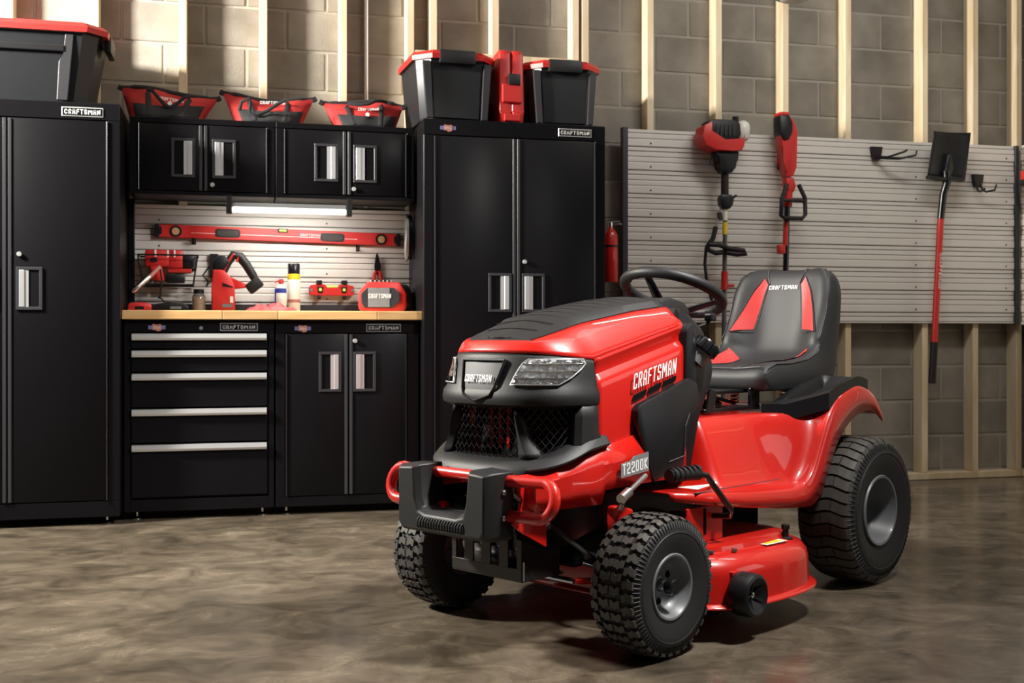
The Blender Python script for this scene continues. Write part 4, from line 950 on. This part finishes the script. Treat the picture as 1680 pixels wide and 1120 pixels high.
# black side panel and dash
for s in (1, -1):
    pn = MB().prism([(-.098, .632), (-.112, .647), (-.345, .716), (-.385, .70), (-.405, .64), (-.355, .615), (-.332, .565), (-.318, .46), (-.178, .425), (-.163, .44), (-.098, .60)], 'y', s*.236, s*.268, .006).build('side_panel', 'blk', mow, 40)
    MB().tube([(-.345, s*.268, .613), (-.322, s*.269, .575), (-.315, s*.269, .49)], .002, 5).tube([(-.315, s*.269, .49), (-.24, s*.269, .478)], .002, 5).build('panel_edge', 'frame', pn)
dash = MB().prism([(-.335, .93), (-.40, .905), (-.47, .86), (-.52, .77), (-.525, .72), (-.47, .62), (-.42, .60), (-.41, .42), (-.30, .40), (-.33, .62)], 'y', -.235, .235, .018).build('dash_tower', 'blk', mow, 40)
MB().prism([(-.33, .60), (-.34, .86), (-.375, .885), (-.40, .84), (-.395, .63)], 'y', .20, .262, .014).build('tower_cheek', 'blk', dash, 40)
MB().prism([(-.335, .42), (-.345, .60), (-.40, .635), (-.44, .60), (-.452, .42)], 'y', .10, .205, .01).build('tower_base', 'red', dash, 40)
Rc = Vector((-.50, .42, .76)).to_track_quat('Z', 'Y').to_matrix()
fc = MB().lathe([(-.03, .030), (0, .030), (.004, .0315), (.010, .0315)], (-.418, .255, .786), 'z', 24, Rc).build('fuel_neck', 'grey2', dash, 40)
pr = [(.008, .034), (.012, .039), (.038, .039), (.046, .035), (.047, .0)]
MB().lathe(pr, (-.418, .255, .786), 'z', 24, Rc).build('fuel_cap', 'blkg', dash, 40)
for k in range(12):
    a = 2*PI*k/12; p0 = Vector((-.418, .255, .786)); MB().tube([p0+Rc @ Vector((.039*math.cos(a), .039*math.sin(a), .012)), p0+Rc @ Vector((.039*math.cos(a), .039*math.sin(a), .040))], .003, 5).build('cap_grip', 'blkg', dash)
MB().tube([(-.50, .17, .86), (-.54, .20, .88), (-.545, .205, .90)], .006, 8).box(-.56, -.53, .19, .22, .885, .91, .006).build('throttle_lever', 'blk', dash)
# steering wheel
SC, TH, SR = Vector((-.632, 0, .980)), math.radians(23), .162
ex, ez = Vector((math.cos(TH), 0, math.sin(TH))), Vector((-math.sin(TH), 0, math.cos(TH)))
def swp(a, r, h=0): return SC+ex*(r*math.sin(a))+Vector((0, 1, 0))*(r*math.cos(a))+ez*h
sw = MB().tube([swp(2*PI*k/48, SR) for k in range(48)], .0182, 12, closed=True).build('steering_wheel', 'blkm', mow, 60)
for a in (math.radians(205), math.radians(335), math.radians(90)):
    MB().tube([swp(a, SR), swp(a, SR*.72, -.022), swp(a, SR*.35, -.055), swp(a, .0, -.065)], [.013, .016, .020, .026], 10, flat=.45, up=ez).build('spoke', 'blkg', sw, 60)
MB().lathe([(-.085, .035), (-.055, .045), (-.04, .04), (-.035, .0)], SC, 'z', 20, rotm('Y', -TH)).build('hub', 'blk', sw, 40)
MB().tube([SC+ez*-.07, Vector((-.52, 0, .84)), Vector((-.48, 0, .80))], [.03, .038, .045], 14).build('steering_column', 'blk', mow, 60)
for k in range(40):
    a = 2*PI*k/40; 
    if k % 2: continue
    MB().tube([swp(a, SR-.0165, -.004), swp(a, SR-.013, -.0125)], .0035, 5).build('grip_notch', 'blkm', sw)

# ---- wheels
def tyre(R, W_, rb, wb):
    pr = [(-wb, rb), (-W_*.42, rb+.012), (-W_*.5, lerp(rb, R, .48)), (-W_*.49, lerp(rb, R, .68)), (-W_*.44, R*.945), (-W_*.36, R*.972), (-W_*.2, R*.99), (0, R*.995)]
    return pr+[(-a, r) for a, r in reversed(pr[:-1])]
def rad(pr, y): return interp(y, [(a, r) for a, r in pr[3:-3]])
def lug(mb, prof, st, hgt):
    """st: [(y, a0, a1)] stations, angular range at each"""
    V = []
    for y, a0, a1 in st:
        r = rad(prof, y)
        for rr in (r-.004, r+hgt):
            for a in (a0, a1): V.append((rr*math.cos(a), y, rr*math.sin(a)))
    n = len(st); Fc = [(0, 1, 3, 2), ((n-1)*4, (n-1)*4+2, (n-1)*4+3, (n-1)*4+1)]
    for i in range(n-1):
        a, b = i*4, i*4+4; Fc += [(a, b, b+1, a+1), (a+2, a+3, b+3, b+2), (a, a+2, b+2, b), (a+1, b+1, b+3, a+3)]
    mb.add(V, Fc)
def make_wheel(front):
    R, W_, rb, wb = (.179, .152, .083, .062) if front else (.243, .205, .114, .085)
    pr = tyre(R, W_, rb, wb)
    ty = MB().lathe(pr, (0, 0, 0), 'y', 72, caps=False).build('front_wheel' if front else 'rear_wheel', 'rub', mow, 50)
    m = MB()
    if front:
        N = 34; p = 2*PI/N; cols = [(-.067, -.039, 1), (-.033, -.0025, 0), (.0025, .033, 0), (.039, .067, 1)]
        for k in range(N):
            for ci, (a, b, o) in enumerate(cols):
                a0 = k*p+(p*.5 if ci in (0, 3) else 0); t = p*.58; v = p*.20*(1 if ci in (1, 2) else -1)
                mid = (a+b)/2
                lug(m, pr, [(a, a0, a0+t), (lerp(a, b, .28), a0-v*.1, a0+t-v*.1), (mid, a0-v, a0+t-v), (lerp(a, b, .72), a0-v*.1, a0+t-v*.1), (b, a0, a0+t)], .0085)
    else:
        N = 38; p = 2*PI/N
        for k in range(N):
            a0 = k*p; st = []
            n = 13
            segs = [(-.094, -.035), (-.031, .031), (.035, .094)] if k % 2 else [(-.094, -.004), (0, .094)]
            for a, b in segs:
                s_ = []
                for i in range(8):
                    y = lerp(a, b, i/7); wv = p*.16*math.sin(y/.094*PI*1.5+.4); s_.append((y, a0+wv, a0+wv+p*.80))
                lug(m, pr, s_, .0065)
    m.build('tread', 'tread', ty)
    # sidewall ribs
    m = MB(); n = 90
    for k in range(n):
        a = 2*PI*k/n
        for s in (1, -1):
            pts = [(y*s, r) for y, r in ((W_*.488, lerp(rb, R, .72)), (W_*.452, R*.938), (W_*.42, R*.956))]
            m.tube([(r*math.cos(a), y, r*math.sin(a)) for y, r in pts], .0014, 4, caps=False)
    m.lathe([(W_*.492, lerp(rb, R, .60)), (W_*.502, lerp(rb, R, .615)), (W_*.502, lerp(rb, R, .63)), (W_*.49, lerp(rb, R, .645))], (0, 0, 0), 'y', 64, caps=False)
    m.build('sidewall_ribs', 'rub', ty, 50)
    o = W_*.5-.012
    if front:
        rp = [(o-.003, rb-.007), (o+.002, rb-.003), (o+.003, rb+.002), (o, rb+.005), (o-.010, rb+.002)]
        ins = [(o-.003, rb-.007), (o-.02, rb-.014), (o-.035, rb-.02), (o-.044, .052), (o-.046, .03), (o-.040, .024), (o-.038, .018)]
        MB().lathe(rp[::-1]+ins[1:]+[(o-.06, .018), (o-.06, rb-.012), (-o, rb)], (0, 0, 0), 'y', 48, caps=False).build('rim', 'rim', ty, 40)
        MB().lathe([(o-.05, .0165), (o-.006, .0165), (o-.004, .015)], (0, 0, 0), 'y', 20).build('hub_tube', 'steel', ty, 40)
        MB().lathe([(o-.016, .0195), (o-.012, .0215), (o-.006, .0205), (o-.003, .0215), (o+.006, .021), (o+.009, .018), (o+.009, 0)], (0, 0, 0), 'y', 24).build('hub_cap', 'blkg', ty, 40)
        for k in range(3):
            a = 2*PI*k/3+.9; MB().lathe([(o-.0475, .010), (o-.0435, .010)], (.045*math.cos(a), 0, .045*math.sin(a)), 'y', 14).build('rim_hole', 'cabdk', ty)
    else:
        prf = [(o-.012, rb), (o-.002, rb+.006), (o+.003, rb+.003), (o+.002, rb-.004), (o-.010, rb-.010), (o-.06, rb-.020), (o-.085, rb-.035), (o-.094, .06), (o-.096, .0)]
        MB().lathe(prf, (0, 0, 0), 'y', 56, caps=False).build('rim', 'rim', ty, 40)
        for k in range(5):
            a = 2*PI*k/5+.3; MB().lathe([(o-.096, .009), (o-.086, .009), (o-.084, .006)], (.055*math.cos(a), 0, .055*math.sin(a)), 'y', 8).build('wheel_bolt', 'rim', ty)
        MB().lathe([(o-.097, .03), (o-.075, .028), (o-.073, .02)], (0, 0, 0), 'y', 20).build('axle_cap', 'rim', ty, 40)
    return ty
fwl = make_wheel(True); fwl.location = (0, .392, .187); fwl.rotation_euler = (0, .35, 0)
o = copy_tree(fwl, mow); o.location = (0, -.392, .187); o.rotation_euler = (0, -.5, PI)
rwl = make_wheel(False); rwl.location = (-1.208, .352, .249); rwl.rotation_euler = (0, .1, 0)
o = copy_tree(rwl, mow); o.location = (-1.208, -.352, .249); o.rotation_euler = (0, .8, PI)

# ---- chassis, axle, linkage, muffler guard
ch = MB().box(-1.35, .24, -.13, .13, .27, .40, .005).build('chassis', 'blkg', mow)
for s in (1, -1): MB().prism([(.275, .31), (.275, .42), (-.05, .42), (-.05, .30), (.06, .27), (.16, .265)], 'y', s*.150, s*.156).build('frame_rail', 'blkg', ch)
for x, z in ((.235, .325), (.16, .33)):
    MB().lathe([(0, .011), (.008, .011), (.009, .007)], (x, .157, z), 'y', 6).build('bolt', 'steel', ch)
ax = MB().tube([(0, -.29, .21), (0, -.12, .225), (0, .12, .225), (0, .29, .21)], .022, 10).build('front_axle', 'blkg', mow, 60)
for s in (1, -1):
    MB().tube([(0, s*.285, .15), (0, s*.285, .30)], .021, 12).build('spindle', 'red', ax, 60)
    MB().prism([(.05, .285), (-.03, .285), (-.03, .37), (.02, .385), (.05, .385)], 'y', s*.275, s*.305, .006).build('spindle_tower', 'red', ax)
    MB().prism([(-.02, s*.27), (.02, s*.27), (.10, s*.21), (.09, s*.19)], 'z', .17, .185, .003).build('steering_arm', 'red', ax)
MB().tube([(.095, -.2, .178), (.095, .2, .178)], .008, 8).build('tie_rod', 'blkg', ax)
MB().tube([(.12, .25, .25), (.04, .27, .22), (-.06, .26, .2)], .009, 8).build('drag_link', 'blkg', ax)
MB().tube([(.14, .15, .33), (.02, .27, .20)], .013, 8, flat=.5).build('lift_arm', 'blkg', ax)
dl = MB().tube([(.075, .345, .412), (.03, .335, .425)], .014, 12).build('rod_end', 'steel', mow, 60)
MB().tube([(.03, .335, .425), (-.09, .30, .455)], .007, 10).build('rod', 'steel', dl, 60)
MB().tube([(.068, .342, .40), (.068, .335, .385)], .008, 8).build('rod_stud', 'steel', dl, 60)
mg = MB()
YB0, YB1 = -.115, .152; n = 4
mg.box(.245, .252, YB0, YB1, .322, .345, .001).box(.245, .252, YB0, YB1, .195, .225, .001)
sw_ = (YB1-YB0)/n
for k in range(n+1):
    yc2 = YB0+sw_*k; mg.box(.245, .252, max(YB0, yc2-sw_*.26), min(YB1, yc2+sw_*.26), .224, .323, .001)
mg.box(.10, .248, YB1-.004, YB1, .195, .345, .001).box(.08, .25, YB0, YB1, .19, .197, .001)
mgo = mg.build('muffler_guard', 'metalbr', mow)
MB().lathe([(-.12, .05), (-.10, .058), (.10, .058), (.12, .05)], (.17, .015, .265), 'y', 24).build('muffler', 'steel', mow, 50)
MB().prism([(.248, .195), (.248, .245), (.20, .195)], 'y', .153, .160).build('guard_gusset', 'steel', mgo)
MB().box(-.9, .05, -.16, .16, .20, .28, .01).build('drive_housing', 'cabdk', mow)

# ---- bumper
bz1, bz0, bx, hw = .468, .378, .315, .315
path = [(bx+.01, -.10, bz0), (bx+.005, -.22, bz0)]
def endc(s):
    return [(bx-.0-.012*(1-math.cos(a)), s*(hw-.045+.045*math.sin(a)), (bz1+bz0)/2-(bz1-bz0)/2*math.cos(a)) for a in [PI*k/10 for k in range(11)]]
pa = [(bx+.012, .06, bz0), (bx+.008, .16, bz0)]+endc(1)+[(bx+.008, .18, bz1), (bx+.014, .08, bz1+.003), (bx+.016, 0, bz1+.003), (bx+.014, -.08, bz1+.003), (bx+.008, -.18, bz1)]+endc(-1)[::-1]+[(bx+.008, -.16, bz0), (bx+.012, -.06, bz0)]
bump = MB().tube(pa, .0155, 14).build('bumper', 'red', mow, 60)
# U-shaped guard: outline in y,z
def Uo(o, q): 
    return [(-.178+o, .492-o*.6), (-.178+o, .325+o), (-.165+o, .312+o), (.165-o, .312+o), (.178-o, .325+o), (.178-o, .492-o*.6), (.095+o, .496-o*.6), (.088+o, .41), (.075+o, .385-o), (.06, .377-o), (-.06, .377-o), (-.075-o, .385-o), (-.088-o, .41), (-.095-o, .496-o*.6)]
m = MB(); A = [Vector((.345, y, z)) for y, z in Uo(0, 0)]; B = [Vector((.385, y, z)) for y, z in Uo(.002, 0)]; C_ = [Vector((.405, y, z)) for y, z in Uo(.014, 0)]
n = len(A); Z_ = [Vector((.305, p.y, p.z)) for p in A]
rings = [Z_, B, C_]
m.add([p for r in rings for p in r], [(i*n+k, i*n+(k+1) % n, (i+1)*n+(k+1) % n, (i+1)*n+k) for i in range(2) for k in range(n)]+[tuple(range(n))[::-1], tuple(2*n+k for k in range(n))])
g = m.build('bumper_guard', 'blkm', bump, 30, bevel=.004)
for k in range(17):
    y = -.085+k*.0105; MB().tube([(.398, y, .323), (.409, y+.002, .335), (.409, y+.004, .35), (.40, y+.006, .362)], .0022, 6).build('grip_rib', 'blkm', g, 60)
for s in (1, -1):
    for z in (.44, .375): MB().lathe([(-.002, .007), (.004, .0075), (.006, .004)], (.345, s*.178, z), 'y', 10).build('guard_bolt', 'steel', g)
    br = MB().prism([(.325, .475), (.285, .465), (.255, .42), (.205, .345), (.205, .285), (.30, .335), (.335, .36), (.305, .39), (.295, .42)], 'y', s*.192, s*.199, .001).build('bumper_bracket', 'red', bump)

# ---- rear body: footrests, tunnel and fenders in one pressing
def zf(X): return sinterp(X, [(-1.385, .565), (-1.33, .63), (-1.22, .669), (-1.12, .652), (-1.045, .622), (-.985, .57), (-.93, .48), (-.88, .405), (-.82, .365), (-.6, .37), (-.25, .395), (-.08, .40)])
def zlow(X): return sinterp(X, [(-1.385, .535), (-1.30, .578), (-1.164, .566), (-1.045, .498), (-.97, .40), (-.935, .345), (-.885, .307), (-.837, .297), (-.6, .318), (-.23, .368), (-.08, .40)])
def zi(X): return sinterp(X, [(-1.40, .56), (-1.3, .59), (-1.1, .585), (-.6, .588), (-.45, .590), (-.40, .592)])
def ablend(X, y): return sstep((y-sinterp(X, [(-1.4, .27), (-1.0, .275), (-.92, .262), (-.80, .215), (-.70, .195), (-.2, .195)]))/sinterp(X, [(-1.4, .08), (-.95, .08), (-.75, .13), (-.2, .135)]))
def yo(X): return sinterp(X, [(-1.4, .355), (-.9, .368), (-.32, .365), (-.25, .345), (-.19, .30)])
NX, NY = 90, 26; rows = []
for i in range(NX+1):
    X = lerp(-.19, -1.385, i/NX); r = []
    Y1 = yo(X)
    for j in range(NY+1):
        y = Y1*j/NY
        zt = zi(X); zo = zf(X)
        a = ablend(X, y)
        z = lerp(zt, zo, a)
        z = lerp(z, zo, sstep((X+.47)/.06))
        r.append(Vector((X, y, z)))
    zl = zlow(X)
    for f, dy in ((.12, .006), (.45, .010), (1.0, .011)): r.append(Vector((X, Y1+dy, lerp(zf(X), zl, f))))
    rows.append(r)
full = [[Vector((p.x, -p.y, p.z)) for p in reversed(r[1:])]+r for r in rows]
body = MB().grid(full).build('rear_body', 'red', mow, 70, solid=.005)
# footrest sticker, warning triangle label
MB().prism([(-.30, .255), (-.44, .29), (-.30, .325)], 'z', .398, .399).build('warning_label', 'label', body)
MB().prism([(-.25, .345), (-.70, .352), (-.70, .36), (-.25, .358)], 'z', .3945, .395).build('grip_strip', 'frame', body)
# cup holder tray on the left fender
def zsurf(X, y):
    return lerp(zi(X), zf(X), ablend(X, y))
tr = []
for i in range(25):
    f = i/24; r = []
    for j in range(13):
        g = j/12; y = lerp(.205, .362, g); Xf = lerp(-.84, -1.0, g); Xr = -1.275
        X = lerp(Xf, Xr, f); base = max(zsurf(X, y), interp(X, [(-1.275, .655), (-1.2, .672), (-1.05, .64), (-.9, .585), (-.80, .575)]))
        inside = sstep(min((f-.14)/.06, (.82-f)/.06, (g-.16)/.10, (.86-g)/.10)+.0)
        r.append(Vector((X, y, base+.030-.040*inside)))
    tr.append(r)
cup = MB().grid(tr)
edge = [tr[0], [p+Vector((0, 0, -.035)) for p in tr[0]]]
cup.grid([[p for p in tr[0]], [p+Vector((0, 0, -.055)) for p in tr[0]]])
cup.grid([[r[-1] for r in tr], [r[-1]+Vector((0, 0, -.055)) for r in tr]]); cup.grid([[r[0] for r in tr], [r[0]+Vector((0, 0, -.03)) for r in tr]]); cup.grid([[p for p in tr[-1]], [p+Vector((0, 0, -.03)) for p in tr[-1]]])
cupo = cup.build('cup_tray', 'blk', body, 40, weld=True)

# ---- seat
Fp = [(-.868, .665), (-.862, .70), (-.878, .728), (-.93, .738), (-1.03, .732), (-1.14, .730), (-1.22, .742), (-1.268, .778), (-1.292, .84), (-1.312, .92), (-1.33, 1.0), (-1.345, 1.055), (-1.362, 1.082), (-1.385, 1.085)]
Bp = [(-.885, .655), (-.90, .655), (-.93, .655), (-.97, .655), (-1.05, .655), (-1.16, .655), (-1.27, .66), (-1.335, .70), (-1.362, .80), (-1.38, .90), (-1.395, .99), (-1.40, 1.04), (-1.40, 1.07), (-1.392, 1.082)]
HW = [.196, .203, .207, .208, .210, .211, .210, .206, .203, .203, .200, .186, .158, .135]
def sseat(i, t, off=0):
    i = max(0, min(len(Fp)-1.001, i)); k = int(i); f = i-k
    p = Vector((lerp(Fp[k][0], Fp[k+1][0], f), 0, lerp(Fp[k][1], Fp[k+1][1], f))); d = Vector((Fp[k+1][0]-Fp[k][0], 0, Fp[k+1][1]-Fp[k][1])).normalized()
    d0 = d
    if 0 < k and f < .5: d0 = (Vector((Fp[k+1][0]-Fp[k-1][0], 0, Fp[k+1][1]-Fp[k-1][1]))).normalized()
    nrm = Vector((-d0.z, 0, d0.x)); nrm = nrm if nrm.dot(Vector((.6, 0, .8))) > 0 else -nrm
    bol = interp(i, [(0, 0), (2, .008), (4, .022), (6, .05), (7.5, .066), (9, .04), (11, .022), (13, .0)])
    hw_ = lerp(HW[k], HW[k+1], f)
    e = abs(t); b = bol*(sstep((e-.35)/.55)) - .012*max(0, e-.9)/.1
    p = p+nrm*(b+off); p.y = t*hw_; return p
TS = [-1, -.96, -.88, -.76, -.6, -.42, -.2, 0, .2, .42, .6, .76, .88, .96, 1]
m = MB(); fr = []
IS = [k*.5 for k in range(0, 27)]
for i in IS: fr.append([sseat(min(i, 12.999), t) for t in TS])
def bpnt(i, t):
    i = min(i, 12.999); k = int(i); f = i-k; return Vector((lerp(Bp[k][0], Bp[k+1][0], f), t*(lerp(HW[k], HW[k+1], f)+.004), lerp(Bp[k][1], Bp[k+1][1], f)))
bk = [[bpnt(i, t) for t in TS] for i in IS]
m.grid(fr); m.grid(bk)
m.grid([fr[0], bk[0]]); m.grid([fr[-1], bk[-1]])
for e in (0, -1):
    s = TS[e]; m.grid([[r[e] for r in fr], [r[e].lerp(b[e], .5)+Vector((0, s*.010, 0)) for r, b in zip(fr, bk)], [b[e] for b in bk]])
seat = m.build('seat', 'vinyl', mow, 60, weld=True, sub=1)
def spatch(corn, n=10):
    """corn: 4 corners (i,t) in order"""
    a, b, c, d = corn; G = []
    for u in range(n+1):
        r = []
        for v in range(n+1):
            f, g = u/n, v/n
            i = lerp(lerp(a[0], b[0], f), lerp(d[0], c[0], f), g); t = lerp(lerp(a[1], b[1], f), lerp(d[1], c[1], f), g); r.append(sseat(i, t, .003))
        G.append(r)
    return G
for s in (1, -1):
    MB().grid(spatch([(8.25, s*.50), (10.55, s*.36), (11.0, s*.46), (8.0, s*.86)])).build('seat_panel', 'redvin', seat, 60)
    MB().grid(spatch([(3.2, s*.50), (5.9, s*.52), (6.2, s*.78), (3.4, s*.84)])).build('seat_panel', 'redvin', seat, 60)
    for pts in ([(12.8, .55), (11.6, .46), (10.6, .33), (8.1, .47), (7.9, .88)], [(10.55, .34), (11.1, .47), (8.0, .88)], [(2.1, .42), (3.2, .46), (6.0, .50)]):
        q = []
        for (i0, t0), (i1, t1) in zip(pts, pts[1:]):
            q += [sseat(lerp(i0, i1, k/6), s*lerp(t0, t1, k/6), .0025) for k in range(6)]
        q.append(sseat(pts[-1][0], s*pts[-1][1], .0025)); MB().tube(q, .0017, 5).build('seam', 'frame', seat)
    MB().tube([sseat(k*.25, s*.985, .002) for k in range(6, 52)], .0022, 6).build('piping', 'frame', seat, 60)
MB().tube([sseat(2.0, t/20, .002) for t in range(-19, 20)], .0022, 6).build('piping', 'frame', seat, 60)
lettering('lettering', 'CRAFTSMAN.', lambda u, v: sseat(10.2+v/.078, (u-.064)/.2, .004), .022, .128, 'white', seat, .2)
# seat suspension
ss = MB()
for s in (1, -1): ss.box(-.92, -.60, s*.145-.006, s*.145+.006, .592, .606, .002).box(-.92, -.86, s*.145-.005, s*.145+.005, .60, .665, .002)
ss.box(-.61, -.595, -.15, .15, .592, .606, .002).box(-1.2, -.66, -.12, .12, .648, .66, .003).box(-.66, -.58, -.10, .10, .60, .612, .002)
sso = ss.build('seat_base', 'blkg', mow)
for s in (1, -1):
    MB().prism([(-.60, .60), (-.64, .60), (-.66, .66), (-.62, .67)], 'y', s*.15-.004, s*.15+.004).build('pivot_bracket', 'blkg', sso)
    MB().tube([(-1.16+.022*math.cos(k*PI/6), s*.11+.022*math.sin(k*PI/6), .592+k*.068/60) for k in range(61)], .0035, 6).build('seat_spring', 'copper', sso, 60)
MB().lathe([(0, .05), (.02, .05), (.028, .035)], (-.80, .02, .595), 'z', 18).build('seat_switch', 'blk', sso, 40)
MB().tube([(-.66, .12, .598), (-.72, .10, .625), (-.79, .06, .632), (-.86, .09, .612)], .006, 6).build('cable', 'blk', sso)
MB().tube([(-.655, .125, .603), (-.68, .122, .612)], .009, 8).build('connector', 'yellow', sso)

# ---- pedal
pd = MB().tube([(-.06, .40, .466), (-.19, .405, .460)], .017, 12).build('pedal', 'blk', mow, 60)
for k in range(6): MB().tube([(-.068-k*.022, .4, .466), (-.080-k*.022, .4, .465)], .0205, 12).build('pedal_ridge', 'blkm', pd, 60)
MB().tube([(-.19, .405, .460), (-.23, .405, .453), (-.255, .405, .43), (-.345, .41, .345), (-.355, .40, .325), (-.355, .30, .315)], .009, 8).build('pedal_arm', 'blkg', pd, 60)

# ---- mowing deck
half = [(-.13, .0), (-.13, .22), (-.15, .36), (-.20, .44), (-.28, .485), (-.40, .502), (-.54, .505), (-.66, .485), (-.745, .43), (-.79, .34), (-.80, .20), (-.74, .06), (-.73, 0)]
def smooth_closed(P, it=2):
    for _ in range(it):
        Q = []
        for i in range(len(P)):
            a, b = P[i], P[(i+1) % len(P)]; Q += [(lerp(a[0], b[0], .25), lerp(a[1], b[1], .25)), (lerp(a[0], b[0], .75), lerp(a[1], b[1], .75))]
        P = Q
    return P
outl = smooth_closed(half[1:-1]+[(x, -y) for x, y in reversed(half[1:-1])])
cxd, cyd = -.46, 0
def inset(d):
    Q = []
    for i, p in enumerate(outl):
        a, b = Vector(outl[i-1]), Vector(outl[(i+1) % len(outl)]); t_ = (b-a).normalized(); nn = Vector((-t_.y, t_.x)); 
        if nn.dot(Vector((cxd-p[0], cyd*0+(.0 if abs(p[1]) < .3 else -p[1])))) < 0: nn = -nn
        Q.append((p[0]+nn.x*d, p[1]+nn.y*d))
    return Q
lev = [(-.022, .092), (-.018, .097), (0, .102), (.002, .12), (.004, .175), (.010, .198), (.026, .216), (.05, .226), (.075, .231), (.08, .244), (.10, .248)]
m = MB(); n = len(outl)
m.add([(x, y, z) for d, z in lev for x, y in inset(d)], [(i*n+k, i*n+(k+1) % n, (i+1)*n+(k+1) % n, (i+1)*n+k) for i in range(len(lev)-1) for k in range(n)]+[tuple((len(lev)-1)*n+k for k in range(n))])
deck = m.build('mowing_deck', 'red', mow, 40, solid=.003)
gz = MB().lathe([(-.034, .052), (-.030, .058), (-.02, .061), (.02, .061), (.030, .058), (.034, .050), (.03, .044), (.012, .018), (.010, .012), (.010, 0)], (-.285, .452+.05, .128), 'y', 32).build('gauge_wheel', 'blk', deck, 40)
MB().lathe([(.010, .009), (.018, .009), (.020, .005)], (-.285, .502, .128), 'y', 6).build('wheel_bolt', 'chrome', gz)
for k in range(5):
    a = 2*PI*k/5; MB().tube([(-.285+.014*math.cos(a), .502+.014, .128+.014*math.sin(a)), (-.285+.045*math.cos(a), .502+.027, .128+.045*math.sin(a))], .004, 6).build('wheel_spoke', 'blk', gz)
MB().box(-.31, -.255, .44, .475, .10, .19, .004).build('wheel_bracket', 'red', deck)
bk_ = MB().box(-.405, -.225, .335, .343, .248, .352, .003).box(-.405, -.225, .25, .342, .248, .254, .002).box(-.232, -.224, .26, .342, .25, .33, .002).build('lift_bracket', 'red', deck)
MB().box(-.318, -.306, .3425, .3445, .27, .345).build('bracket_slot', 'cabdk', bk_)
for x, y in ((-.26, .40), (-.33, .43), (-.47, .40), (-.42, .34)): MB().lathe([(0, .009), (.007, .009), (.008, .005)], (x, y, .231), 'z', 6).build('bolt', 'steel', deck)
MB().lathe([(0, .022), (.006, .022), (.01, .010), (.03, .009), (.032, .013), (.045, .013), (.047, .008)], (-.63, .418, .224), 'z', 14).build('washout_port', 'blk', deck, 40)
lb = MB().prism([(-.47, .45), (-.58, .455), (-.58, .415), (-.47, .41)], 'z', .2315, .2325).build('deck_label', 'label', deck)
MB().prism([(-.485, .443), (-.565, .447), (-.565, .423), (-.485, .419)], 'z', .2325, .2330).build('label_print', 'yellow', lb)
MB().lathe([(0, .07), (.03, .07), (.05, .05), (.06, .02)], (-.40, .18, .248), 'z', 20).build('spindle_housing', 'blk', deck, 40)
